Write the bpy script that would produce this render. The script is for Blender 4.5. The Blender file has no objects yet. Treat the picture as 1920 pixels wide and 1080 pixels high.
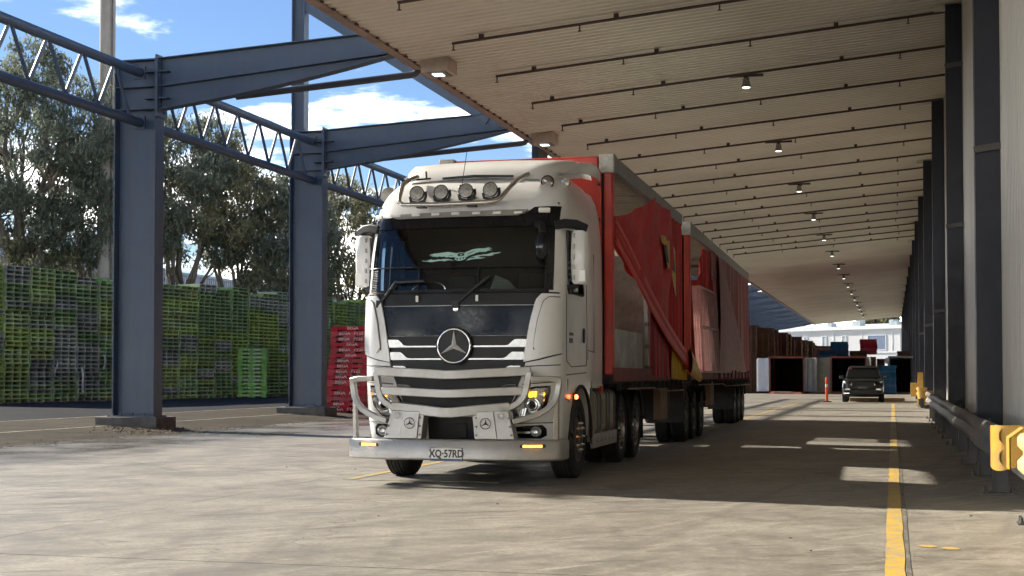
import bpy, bmesh, math, random
import numpy as np
from mathutils import Vector, Matrix
R = math.radians
random.seed(11)
rng = np.random.default_rng(5)
sc = bpy.context.scene
col = sc.collection

# ------------------------------------------------------------------ camera, sky, sun, exposure
cam_d = bpy.data.cameras.new('camera'); cam = bpy.data.objects.new('camera', cam_d); col.objects.link(cam)
cam_d.sensor_width = 36; cam_d.lens = 2660 / 1920 * 36; cam_d.shift_y = 0.0462
cam_d.clip_start = 0.1; cam_d.clip_end = 5000
cam.location = (0, 0, 1.3); cam.rotation_euler = (R(91.6), 0, R(15.02))
sc.camera = cam

SUN_AZ, SUN_EL = 69.0, 30.0          # degrees to the left of +Y, degrees above the horizon
sd = Vector((-math.sin(R(SUN_AZ)) * math.cos(R(SUN_EL)), math.cos(R(SUN_AZ)) * math.cos(R(SUN_EL)), math.sin(R(SUN_EL))))
sun_d = bpy.data.lights.new('sun', 'SUN'); sun_d.energy = 2.3; sun_d.angle = R(0.9); sun_d.color = (1.0, 0.91, 0.77)
sun = bpy.data.objects.new('sun', sun_d); col.objects.link(sun)
sun.rotation_euler = (-sd).to_track_quat('-Z', 'Y').to_euler(); sun.location = (-60, 40, 60)

world = bpy.data.worlds.new('World'); sc.world = world; world.use_nodes = True
wn, wl = world.node_tree.nodes, world.node_tree.links
wn.clear()
w_out = wn.new('ShaderNodeOutputWorld'); w_bg = wn.new('ShaderNodeBackground'); w_bg.inputs['Strength'].default_value = 0.07
sky = wn.new('ShaderNodeTexSky'); sky.sky_type = 'NISHITA'; sky.sun_disc = False
sky.sun_elevation = R(SUN_EL); sky.sun_rotation = R(-SUN_AZ); sky.altitude = 50
sky.air_density = 1.0; sky.dust_density = 0.05; sky.ozone_density = 3.0
# clouds: noise over the sky direction (broken cumulus low down, wisps higher up)
tc = wn.new('ShaderNodeTexCoord')
sep = wn.new('ShaderNodeSeparateXYZ'); wl.new(tc.outputs['Generated'], sep.inputs[0])
def wm(op, a, b=None, c=None):
    n = wn.new('ShaderNodeMath'); n.operation = op
    for i, s in enumerate((a, b, c)):
        if s is None: continue
        if isinstance(s, (int, float)): n.inputs[i].default_value = s
        else: wl.new(s, n.inputs[i])
    return n.outputs[0]
den = wm('ADD', wm('MAXIMUM', sep.outputs[2], 0.0), 0.16)
comb = wn.new('ShaderNodeCombineXYZ')
wl.new(wm('DIVIDE', sep.outputs[0], den), comb.inputs[0]); wl.new(wm('DIVIDE', sep.outputs[1], den), comb.inputs[1])
wl.new(wm('MULTIPLY', sep.outputs[2], 1.2), comb.inputs[2])
nz = wn.new('ShaderNodeTexNoise'); nz.inputs['Scale'].default_value = 1.55; nz.inputs['Detail'].default_value = 9; nz.inputs['Roughness'].default_value = 0.58
nz.inputs['Distortion'].default_value = 0.35
mp = wn.new('ShaderNodeMapping'); mp.inputs['Location'].default_value = (3.1, 0.35, 0); wl.new(comb.outputs[0], mp.inputs[0]); wl.new(mp.outputs[0], nz.inputs['Vector'])
# clouds thicken towards the horizon
low = wm('SUBTRACT', 0.60, wm('MULTIPLY', wm('POWER', wm('SUBTRACT', 1.0, wm('MINIMUM', wm('MAXIMUM', sep.outputs[2], 0.0), 1.0)), 7.0), 0.36))
cl = wn.new('ShaderNodeMapRange'); cl.interpolation_type = 'SMOOTHSTEP'
wl.new(nz.outputs['Fac'], cl.inputs['Value']); wl.new(low, cl.inputs['From Min']); wl.new(wm('ADD', low, 0.17), cl.inputs['From Max'])
mix = wn.new('ShaderNodeMix'); mix.data_type = 'RGBA'
wl.new(wm('MULTIPLY', cl.outputs[0], 0.9), mix.inputs['Factor']); skt = wn.new('ShaderNodeMix'); skt.data_type = 'RGBA'; skt.blend_type = 'MULTIPLY'; skt.inputs[0].default_value = 1.0; wl.new(sky.outputs[0], skt.inputs[6]); skt.inputs[7].default_value = (.35, .375, .43, 1); wl.new(skt.outputs[2], mix.inputs[6]); mix.inputs[7].default_value = (24.0, 23.4, 22.2, 1)
wl.new(mix.outputs[2], w_bg.inputs['Color']); wl.new(w_bg.outputs[0], w_out.inputs[0])

sc.view_settings.view_transform = 'Standard'; sc.view_settings.look = 'None'
sc.view_settings.exposure = 2.22; sc.view_settings.gamma = 1.0; sc.view_settings.use_curve_mapping = False
sc.cycles.max_bounces = 6; sc.cycles.diffuse_bounces = 4; sc.cycles.glossy_bounces = 3; sc.cycles.transparent_max_bounces = 10; sc.cycles.transmission_bounces = 4
sc.cycles.caustics_reflective = False; sc.cycles.caustics_refractive = False; sc.cycles.use_denoising = True; sc.cycles.adaptive_threshold = .03

# ------------------------------------------------------------------ materials
M = {}
def new_mat(name):
    m = bpy.data.materials.new(name); m.use_nodes = True; nt = m.node_tree; nt.nodes.clear()
    o = nt.nodes.new('ShaderNodeOutputMaterial'); b = nt.nodes.new('ShaderNodeBsdfPrincipled')
    nt.links.new(b.outputs[0], o.inputs[0]); M[name] = m
    return m, nt, b, o
def N(nt, t, **k):
    n = nt.nodes.new(t)
    for a, v in k.items(): setattr(n, a, v)
    return n
def noise(nt, vec, scale, detail=5, rough=0.55):
    n = N(nt, 'ShaderNodeTexNoise'); n.inputs['Scale'].default_value = scale; n.inputs['Detail'].default_value = detail; n.inputs['Roughness'].default_value = rough
    if vec is not None: nt.links.new(vec, n.inputs['Vector'])
    return n.outputs['Fac']
def mrange(nt, val, a, b, c=0.0, d=1.0):
    n = N(nt, 'ShaderNodeMapRange'); nt.links.new(val, n.inputs['Value'])
    n.inputs['From Min'].default_value = a; n.inputs['From Max'].default_value = b; n.inputs['To Min'].default_value = c; n.inputs['To Max'].default_value = d
    return n.outputs[0]
def mixc(nt, fac, a, b, mode='MIX'):
    n = N(nt, 'ShaderNodeMix', data_type='RGBA', blend_type=mode)
    for s, i in ((fac, 0), (a, 6), (b, 7)):
        if isinstance(s, (int, float)): n.inputs[i].default_value = s
        elif isinstance(s, tuple): n.inputs[i].default_value = (*s[:3], 1)
        else: nt.links.new(s, n.inputs[i])
    return n.outputs[2]
def mth(nt, op, a, b=None):
    n = N(nt, 'ShaderNodeMath', operation=op)
    for i, s in enumerate((a, b)):
        if s is None: continue
        if isinstance(s, (int, float)): n.inputs[i].default_value = s
        else: nt.links.new(s, n.inputs[i])
    return n.outputs[0]
def pos(nt, scale=(1, 1, 1), rot=0.0):
    g = N(nt, 'ShaderNodeNewGeometry'); m = N(nt, 'ShaderNodeMapping'); m2 = N(nt, 'ShaderNodeMapping')
    m.inputs['Rotation'].default_value = (0, 0, -rot); m2.inputs['Scale'].default_value = scale      # turn first, then stretch along the turned axis
    nt.links.new(g.outputs['Position'], m.inputs[0]); nt.links.new(m.outputs[0], m2.inputs[0]); return m2.outputs[0]
def bump(nt, b, h, strength=0.2, dist=0.01):
    n = N(nt, 'ShaderNodeBump'); n.inputs['Strength'].default_value = strength; n.inputs['Distance'].default_value = dist
    nt.links.new(h, n.inputs['Height']); nt.links.new(n.outputs[0], b.inputs['Normal'])
def pm(name, rgb, rough=0.5, metal=0.0, var=0.12, vscale=3.0, dirt=0.0, dirtc=(0.16, 0.12, 0.08), dscale=1.3, bmp=0.0, bscale=60, coat=0.0, rnd=0.0, vstreak=0.0, spec=0.5, emit=None, es=0.0):
    """painted / metal / plastic surface with uneven tone, dirt blotches, roughness variation and fine relief"""
    m, nt, b, o = new_mat(name)
    p = pos(nt)
    n1 = noise(nt, p, vscale, 3); n2 = noise(nt, p, vscale * 9, 2)
    lo = tuple(c * (1 - var) for c in rgb); hi = tuple(min(1, c * (1 + var)) for c in rgb)
    c = mixc(nt, mrange(nt, n1, .3, .7), lo, hi)
    c = mixc(nt, mrange(nt, n2, .35, .7, 0, .5 * min(1, var * 3)), c, lo)
    if rnd:
        oi = N(nt, 'ShaderNodeObjectInfo'); hs = N(nt, 'ShaderNodeHueSaturation')
        nt.links.new(mrange(nt, oi.outputs['Random'], 0, 1, 1 - rnd, 1 + rnd), hs.inputs['Value'])
        nt.links.new(mrange(nt, mth(nt, 'FRACT', mth(nt, 'MULTIPLY', oi.outputs['Random'], 7.3)), 0, 1, 1 - rnd * .8, 1 + rnd * .4), hs.inputs['Saturation'])
        nt.links.new(c, hs.inputs['Color']); c = hs.outputs[0]
    if dirt:
        d = noise(nt, p, dscale, 5, .68)
        c = mixc(nt, mrange(nt, d, .46, .72, 0, dirt), c, dirtc)
        d2 = noise(nt, p, dscale * 14, 2, .6)
        c = mixc(nt, mrange(nt, d2, .64, .76, 0, dirt * .45), c, dirtc)
    if vstreak: c = mixc(nt, mrange(nt, noise(nt, pos(nt, (7, 7, .22)), 1.0, 4, .6), .50, .68, 0, vstreak), c, dirtc)
    nt.links.new(c, b.inputs['Base Color'])
    nt.links.new(mrange(nt, n2, .3, .75, max(.02, rough - .5 * min(var, .16)), min(1, rough + .6 * min(var, .16))), b.inputs['Roughness'])
    b.inputs['Metallic'].default_value = metal; b.inputs['Specular IOR Level'].default_value = spec
    if coat: b.inputs['Coat Weight'].default_value = coat; b.inputs['Coat Roughness'].default_value = .06
    if bmp: bump(nt, b, noise(nt, p, bscale, 4), bmp, .004)
    if emit: b.inputs['Emission Color'].default_value = (*emit, 1); b.inputs['Emission Strength'].default_value = es
    return m
def glassm(name, tint, refl=1.45, rough=0.02, clear=0.9):
    m = bpy.data.materials.new(name); m.use_nodes = True; nt = m.node_tree; nt.nodes.clear(); M[name] = m
    o = N(nt, 'ShaderNodeOutputMaterial'); t = N(nt, 'ShaderNodeBsdfTransparent'); g = N(nt, 'ShaderNodeBsdfGlossy')
    t.inputs[0].default_value = (*tint, 1); g.inputs['Roughness'].default_value = rough; g.inputs[0].default_value = (.95, .97, 1, 1)
    f = N(nt, 'ShaderNodeFresnel'); f.inputs[0].default_value = refl
    mx = N(nt, 'ShaderNodeMixShader'); nt.links.new(f.outputs[0], mx.inputs[0]); nt.links.new(t.outputs[0], mx.inputs[1]); nt.links.new(g.outputs[0], mx.inputs[2])
    nt.links.new(mx.outputs[0], o.inputs[0]); return m

def concrete(name, base, light, dark, wet=False, streak=True, ro=(.45, .70), spec=.5):
    m, nt, b, o = new_mat(name)
    p = pos(nt)
    big = noise(nt, p, .22, 4, .6); mid = noise(nt, p, 1.1, 6, .66); fine = noise(nt, p, 26, 4, .7)
    c = mixc(nt, mrange(nt, big, .38, .62), dark, base)
    c = mixc(nt, mrange(nt, mid, .42, .66, 0, .75), c, light)
    if streak:
        for rot, sx, sy, lo_, hi_, colr, amt in ((R(62), .30, 1.5, .50, .66, dark, .55), (R(38), .45, 2.6, .53, .67, light, .6), (R(105), .35, 2.2, .55, .68, dark, .5), (R(84), .07, 1.9, .54, .66, tuple(x * .8 for x in dark), .5), (R(70), .05, 2.6, .57, .66, light, .5), (R(20), .6, 3.4, .57, .68, dark, .45)):
            s = noise(nt, pos(nt, (sx, sy, 1), rot), 1.0, 4, .64)
            c = mixc(nt, mrange(nt, s, lo_, hi_, 0, amt), c, colr)
        # pale scratches and dark rubber scuffs
        s = noise(nt, pos(nt, (.55, 9, 1), R(56)), 1.0, 3, .5)
        c = mixc(nt, mrange(nt, s, .63, .70, 0, .6), c, tuple(min(1, x * 1.35) for x in light))
        s = noise(nt, pos(nt, (.5, 5, 1), R(30)), 1.0, 5, .6)
        c = mixc(nt, mrange(nt, s, .60, .67, 0, .75), c, tuple(x * .5 for x in dark))
    med = noise(nt, p, 5.5, 6, .7)
    c = mixc(nt, mrange(nt, med, .50, .64, 0, .5), c, tuple(x * .85 for x in dark))
    c = mixc(nt, mrange(nt, med, .46, .34, 0, .45), c, light)
    c = mixc(nt, mrange(nt, fine, .40, .62, 0, .5), c, tuple(x * .75 for x in dark))
    if wet:      # curving tyre scuffs and hairline cracks
        for ctr, sc_, lo_, amt in (((9, -6), .42, .90, .5), ((-22, 6), .36, .92, .45)):
            g_n = N(nt, 'ShaderNodeNewGeometry'); mp_n = N(nt, 'ShaderNodeMapping'); mp_n.inputs['Location'].default_value = (-ctr[0], -ctr[1], 0); nt.links.new(g_n.outputs['Position'], mp_n.inputs[0])
            wv_ = N(nt, 'ShaderNodeTexWave', wave_type='RINGS', rings_direction='Z'); wv_.inputs['Scale'].default_value = sc_; wv_.inputs['Distortion'].default_value = 2.2; wv_.inputs['Detail'].default_value = 1.5; wv_.inputs['Detail Scale'].default_value = .12; nt.links.new(mp_n.outputs[0], wv_.inputs[0])
            msk = mrange(nt, noise(nt, p, .35, 3), .48, .62)
            c = mixc(nt, mth(nt, 'MULTIPLY', mth(nt, 'MULTIPLY', mrange(nt, wv_.outputs['Fac'], lo_, 1.0, 0, amt), msk), mrange(nt, med, .35, .6, .3, 1)), c, tuple(x * .5 for x in dark))
        vo = N(nt, 'ShaderNodeTexVoronoi', feature='DISTANCE_TO_EDGE'); vo.inputs['Scale'].default_value = .16; dv = N(nt, 'ShaderNodeVectorMath', operation='ADD'); sn = N(nt, 'ShaderNodeTexNoise'); sn.inputs['Scale'].default_value = 1.4; sn.inputs['Detail'].default_value = 4
        nt.links.new(p, sn.inputs['Vector']); nt.links.new(p, dv.inputs[0]); nt.links.new(sn.outputs['Color'], dv.inputs[1]); nt.links.new(dv.outputs[0], vo.inputs['Vector'])
        c = mixc(nt, mth(nt, 'MULTIPLY', mrange(nt, vo.outputs['Distance'], .0, .0028, .7, 0), mrange(nt, big, .46, .56)), c, tuple(x * .4 for x in dark))
    spots = noise(nt, p, 9, 2, .4)
    c = mixc(nt, mrange(nt, spots, .70, .76, 0, .5), c, tuple(x * .45 for x in dark))
    r = mrange(nt, mid, .3, .7, *ro)
    if wet:
        g = N(nt, 'ShaderNodeNewGeometry'); s = N(nt, 'ShaderNodeSeparateXYZ'); nt.links.new(g.outputs['Position'], s.inputs[0])
        wv = noise(nt, pos(nt, (.5, .14, 1)), 1.0, 5, .6)
        edge = mrange(nt, mth(nt, 'ADD', mth(nt, 'MULTIPLY', s.outputs[0], -1), mth(nt, 'MULTIPLY', wv, 9.0)), 15.6, 18.6)   # towards the gutter on the left
        wetf = mth(nt, 'MULTIPLY', edge, mrange(nt, noise(nt, p, .5, 4), .35, .6, .35, 1))
        c = mixc(nt, mth(nt, 'MULTIPLY', wetf, .62), c, tuple(x * .45 for x in dark))
        n = N(nt, 'ShaderNodeMix', data_type='FLOAT'); nt.links.new(wetf, n.inputs[0]); nt.links.new(r, n.inputs[2]); n.inputs[3].default_value = .16
        r = n.outputs[0]
    nt.links.new(c, b.inputs['Base Color']); nt.links.new(r, b.inputs['Roughness']); b.inputs['Specular IOR Level'].default_value = spec
    bump(nt, b, fine, .25, .006)
    return m
concrete('lane_concrete', (.285, .265, .226), (.37, .345, .295), (.175, .163, .14), wet=True)
concrete('strip_concrete', (.070, .060, .045), (.115, .098, .072), (.040, .035, .027), ro=(.9, 1.0), spec=.08)
concrete('asphalt', (.034, .038, .044), (.048, .052, .058), (.024, .026, .03), streak=False, ro=(.85, .97), spec=.06)
concrete('earth', (.14, .125, .10), (.2, .18, .14), (.09, .08, .065), streak=False)
pm('sealant', (.13, .12, .105), .9)
pm('plinth_concrete', (.13, .125, .115), .85, var=.3, vscale=4, dirt=.6, dirtc=(.05, .045, .04), bmp=.4, bscale=30)
def paintline(name, rgb, under, wear):
    m, nt, b, o = new_mat(name); p = pos(nt)
    w = noise(nt, p, 5, 8, .7); w2 = noise(nt, pos(nt, (1, .35, 1)), 30, 4, .6); big = noise(nt, pos(nt, (.2, .22, 1)), 1.0, 2)
    f = mrange(nt, mth(nt, 'ADD', mth(nt, 'ADD', w, mth(nt, 'MULTIPLY', w2, .5)), mth(nt, 'MULTIPLY', big, wear)), .66 + wear * .5, .92 + wear * .5)
    c = mixc(nt, mrange(nt, noise(nt, p, 2.2), .3, .7), tuple(x * .8 for x in rgb), rgb)
    c = mixc(nt, f, c, under)
    nt.links.new(c, b.inputs['Base Color']); b.inputs['Roughness'].default_value = .6; bump(nt, b, w2, .2, .004)
paintline('yellow_line', (.62, .40, .055), (.30, .28, .22), .5)
paintline('worn_line', (.46, .42, .31), (.30, .28, .235), .9)
paintline('pale_line', (.55, .49, .33), (.2, .18, .14), .3)
paintline('dark_strip', (.12, .115, .105), (.25, .235, .2), .6)
pm('steel_blue', (.046, .078, .130), .42, var=.12, vscale=.6, dirt=.4, dirtc=(.085, .092, .10), dscale=1.6, vstreak=.45, bmp=.05)
pm('steel_pale', (.17, .21, .23), .45, var=.1)
pm('navy', (.012, .016, .030), .45, var=.15, vscale=.8, dirt=.3, dirtc=(.03, .03, .035), vstreak=.4)
pm('cladding', (.60, .585, .535), .45, var=.08, vscale=.4, dirt=.25, dirtc=(.42, .40, .35), dscale=.5, vstreak=.5)
pm('soffit', (.72, .68, .60), .5, var=.08, vscale=.25, dirt=.5, dirtc=(.55, .505, .43), dscale=.35)
pm('fascia', (.36, .27, .23), .55, var=.15, vscale=1.2, dirt=.6, dirtc=(.14, .10, .08), dscale=1.0)
pm('pipe_brown', (.06, .038, .03), .5, var=.3)
pm('pipe_grey', (.075, .078, .082), .4)
pm('light_box', (.50, .42, .37), .5, dirt=.4)
pm('lamp_metal', (.30, .29, .27), .35, .6)
pm('lamp_white', (.9, .95, .9), .3, emit=(.86, 1.0, .92), es=.9)
pm('galv', (.12, .115, .108), .6, .25, var=.25, vscale=2.5, dirt=.5, dirtc=(.10, .09, .08))
pm('galv_dark', (.085, .085, .085), .5, .3, var=.2, dirt=.3)
pm('yellow_steel', (.60, .34, .045), .42, var=.15, vscale=5, dirt=.65, dirtc=(.16, .12, .09), dscale=5)
pm('cream_steel', (.68, .50, .24), .45, var=.12, vscale=6, dirt=.35, dirtc=(.4, .3, .18), dscale=4)
pm('reflector', (.75, .74, .70), .35)
# vehicle surfaces
pm('white_paint', (.78, .785, .78), .30, var=.03, vscale=1.5, dirt=.2, dirtc=(.50, .46, .39), dscale=2.4, coat=.3)
pm('alloy_bar', (.42, .41, .385), .40, .55, var=.10, vscale=3, dirt=.5, dirtc=(.30, .265, .215), dscale=4, bmp=.08, bscale=120)
pm('alloy_worn', (.36, .33, .28), .45, .5, var=.2, vscale=6, dirt=.5, dirtc=(.16, .13, .10), dscale=5)
pm('chrome', (.80, .80, .80), .12, 1.0, var=.03)
pm('chrome_slat', (.24, .24, .24), .18, 1.0, var=.05)
pm('star_silver', (.80, .80, .78), .35, .25, var=.03)
pm('steel_tube', (.50, .48, .45), .22, .95, var=.1)
pm('gloss_black', (.008, .009, .011), .12, var=.1, spec=.32)
pm('satin_black', (.014, .015, .017), .42, spec=.3, var=.2, vscale=5, dirt=.25, dirtc=(.07, .065, .06))
pm('trim_black', (.022, .024, .027), .55, var=.2, dirt=.2, dirtc=(.08, .07, .06))
pm('interior', (.020, .020, .021), .8, var=.2)
pm('interior_blue', (.20, .30, .44), .75, var=.15)
pm('rubber', (.017, .017, .018), .8, var=.25, vscale=6, dirt=.5, dirtc=(.055, .05, .043), dscale=4, bmp=.2, bscale=40)
pm('rim', (.42, .41, .39), .3, .8, var=.15, dirt=.4)
pm('rim_dark', (.14, .135, .13), .45, .5, var=.25, dirt=.5)
pm('chassis', (.012, .012, .013), .7, var=.3, dirt=.4, dirtc=(.035, .03, .026))
pm('tank', (.48, .45, .39), .40, .6, var=.15, vscale=3, dirt=.5, dirtc=(.22, .18, .13), dscale=3)
pm('step_yellow', (.65, .48, .16), .5)
pm('lens', (.55, .56, .55), .12, .5, var=.3, vscale=30)
pm('lamp_face', (.34, .32, .27), .35, .4, var=.5, vscale=60, bmp=.5, bscale=90)
pm('amber_lit', (.9, .42, .04), .3, emit=(1.0, .34, .02), es=1.1)
pm('amber_strip', (.9, .48, .05), .3, emit=(1.0, .42, .03), es=2.2)
pm('red_lit', (.8, .2, .05), .3, emit=(1.0, .22, .04), es=2.2)
pm('plate_white', (.80, .80, .78), .5, dirt=.2)
pm('plate_blue', (.06, .10, .25), .5)
pm('plate_black', (.03, .03, .035), .5)
pm('decal', (.38, .60, .54), .6, var=.08)
glassm('windscreen_glass', (.52, .60, .60), 1.58)
glassm('side_glass', (.80, .90, 1.0), 1.5)
glassm('clear_cover', (.93, .94, .94), 1.45)
glassm('tint_glass', (.10, .11, .115), 1.5)
# trailers
pm('trailer_red', (.60, .055, .04), .42, var=.12, vscale=1.6, dirt=.45, dirtc=(.22, .05, .035), dscale=2)
pm('curtain_red', (.64, .032, .036), .6, var=.15, vscale=1.2, dirt=.3, dirtc=(.2, .02, .025), bmp=.1, bscale=25)
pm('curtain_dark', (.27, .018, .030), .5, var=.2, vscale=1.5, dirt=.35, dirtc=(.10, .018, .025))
pm('curtain_pink', (.38, .09, .09), .45, var=.15, vscale=2, dirt=.4, dirtc=(.16, .06, .055))
pm('curtain_lit_fold', (.74, .045, .035), .4, var=.12, vscale=2)  # brighter copy of the curtain red, light on the fold put into its colour
pm('curtain_yellow', (.72, .42, .02), .45, var=.1, dirt=.4, dirtc=(.35, .2, .02), dscale=6)
pm('logo_black', (.02, .022, .022), .5)
pm('lining_grey', (.48, .50, .48), .75, var=.3, vscale=1.6, dirt=.8, dirtc=(.26, .235, .18), dscale=2.6)
pm('alu_rail', (.30, .30, .285), .42, .7, var=.15, dirt=.4)
pm('alu_cap', (.50, .48, .43), .6, .4, var=.25, vscale=9, dirt=.5, dirtc=(.3, .27, .22), dscale=8, bmp=.4, bscale=60)
pm('trailer_roof', (.55, .54, .50), .6)
M['trailer_roof'].node_tree.nodes['Principled BSDF'].inputs['Transmission Weight'].default_value = 0.0
_nt = M['trailer_roof'].node_tree; _tr = _nt.nodes.new('ShaderNodeBsdfTranslucent'); _tr.inputs[0].default_value = (.75, .72, .62, 1); _mx = _nt.nodes.new('ShaderNodeMixShader'); _mx.inputs[0].default_value = .55
_nt.links.new(_nt.nodes['Principled BSDF'].outputs[0], _mx.inputs[1]); _nt.links.new(_tr.outputs[0], _mx.inputs[2]); _nt.links.new(_mx.outputs[0], [n for n in _nt.nodes if n.type == 'OUTPUT_MATERIAL'][0].inputs[0])
pm('rail_red', (.22, .035, .03), .6, var=.2, dirt=.6, dirtc=(.06, .03, .025))
pm('gate_steel', (.56, .36, .34), .5, var=.2, dirt=.3)
pm('rust', (.28, .17, .11), .7, var=.3, dirt=.4)
# pallets, containers, buildings
pm('pallet_green', (.42, .54, .17), .75, var=.25, vscale=1.5, dirt=.4, dirtc=(.18, .25, .07), dscale=2, rnd=.25)
pm('pallet_mid', (.30, .42, .18), .8, var=.3, vscale=1.5, dirt=.5, dirtc=(.13, .19, .07), dscale=2, rnd=.35)
pm('pallet_grey', (.36, .39, .30), .85, var=.3, vscale=1.5, dirt=.5, dirtc=(.16, .17, .13), dscale=2, rnd=.35)
pm('pallet_pale', (.22, .48, .10), .7, var=.2, rnd=.15, dirt=.25, dirtc=(.1, .2, .05))
pm('pallet_red', (.52, .016, .038), .7, var=.15, vscale=3, dirt=.35, dirtc=(.16, .01, .02), rnd=.2)
pm('pallet_brown', (.24, .145, .105), .85, var=.3, vscale=1.5, dirt=.5, dirtc=(.06, .035, .025), rnd=.35)
pm('pallet_orange', (.33, .14, .085), .85, var=.25, rnd=.2)
pm('pallet_blue', (.018, .12, .26), .8, var=.25, rnd=.2)
pm('pallet_olive', (.10, .09, .045), .85, var=.25)
pm('stencil', (.75, .66, .64), .7, var=.2, vscale=30)
pm('stencil_faded', (.55, .16, .17), .7, var=.2, vscale=30)
pm('container_rust', (.20, .055, .042), .6, var=.2, dirt=.5, dirtc=(.12, .05, .035))
pm('container_grey', (.20, .20, .185), .55, var=.15, dirt=.4, dirtc=(.12, .11, .095))
pm('container_white', (.66, .68, .70), .5, var=.05, dirt=.25, dirtc=(.5, .48, .44))
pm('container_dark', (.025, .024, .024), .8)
pm('building_white', (.52, .53, .53), .6, var=.04, vscale=.3)
pm('building_trim', (.60, .63, .65), .5)
pm('building_window', (.10, .14, .23), .25)
pm('building_slot', (.30, .36, .38), .4)
pm('factory_blue', (.20, .235, .30), .55, var=.08, vscale=.15)
pm('pole_concrete', (.30, .28, .25), .85, var=.15, vscale=1.2, dirt=.35, dirtc=(.2, .18, .15))
pm('car_paint', (.006, .007, .008), .16, var=.05, spec=.3)
pm('car_trim', (.012, .012, .013), .5)
pm('headlamp_sunlit', (.75, .78, .80), .15, .4)
pm('bollard_orange', (.85, .075, .025), .45, var=.1)
pm('timber', (.30, .155, .06), .8, var=.3)
pm('plastic_film', (.62, .62, .60), .35, var=.2)
pm('litter', (.20, .155, .10), .9, var=.5, vscale=9, rnd=0)
pm('bark', (.16, .135, .105), .9, var=.35, vscale=3, bmp=.4, bscale=14)
def leafmat(name, c1, c2, c3):
    m = bpy.data.materials.new(name); m.use_nodes = True; nt = m.node_tree; nt.nodes.clear(); M[name] = m
    o = N(nt, 'ShaderNodeOutputMaterial'); b = N(nt, 'ShaderNodeBsdfPrincipled'); t = N(nt, 'ShaderNodeBsdfTranslucent')
    g = N(nt, 'ShaderNodeNewGeometry'); cr = N(nt, 'ShaderNodeValToRGB'); e = cr.color_ramp.elements
    e[0].position = 0; e[0].color = (*c1, 1); e[1].position = 1; e[1].color = (*c3, 1); k = e.new(.6); k.color = (*c2, 1)
    nt.links.new(g.outputs['Random Per Island'], cr.inputs[0])
    c = mixc(nt, mrange(nt, noise(nt, pos(nt), .55, 3), .35, .65, 0, .55), cr.outputs[0], c3)
    nt.links.new(c, b.inputs['Base Color']); nt.links.new(c, t.inputs[0]); b.inputs['Roughness'].default_value = .75; b.inputs['Specular IOR Level'].default_value = .25
    mx = N(nt, 'ShaderNodeMixShader'); mx.inputs[0].default_value = .55
    nt.links.new(b.outputs[0], mx.inputs[1]); nt.links.new(t.outputs[0], mx.inputs[2]); nt.links.new(mx.outputs[0], o.inputs[0])
leafmat('leaf_dark', (.105, .135, .112), (.155, .185, .145), (.215, .235, .175))
leafmat('leaf_olive', (.14, .155, .095), (.21, .21, .125), (.28, .26, .155))

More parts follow.
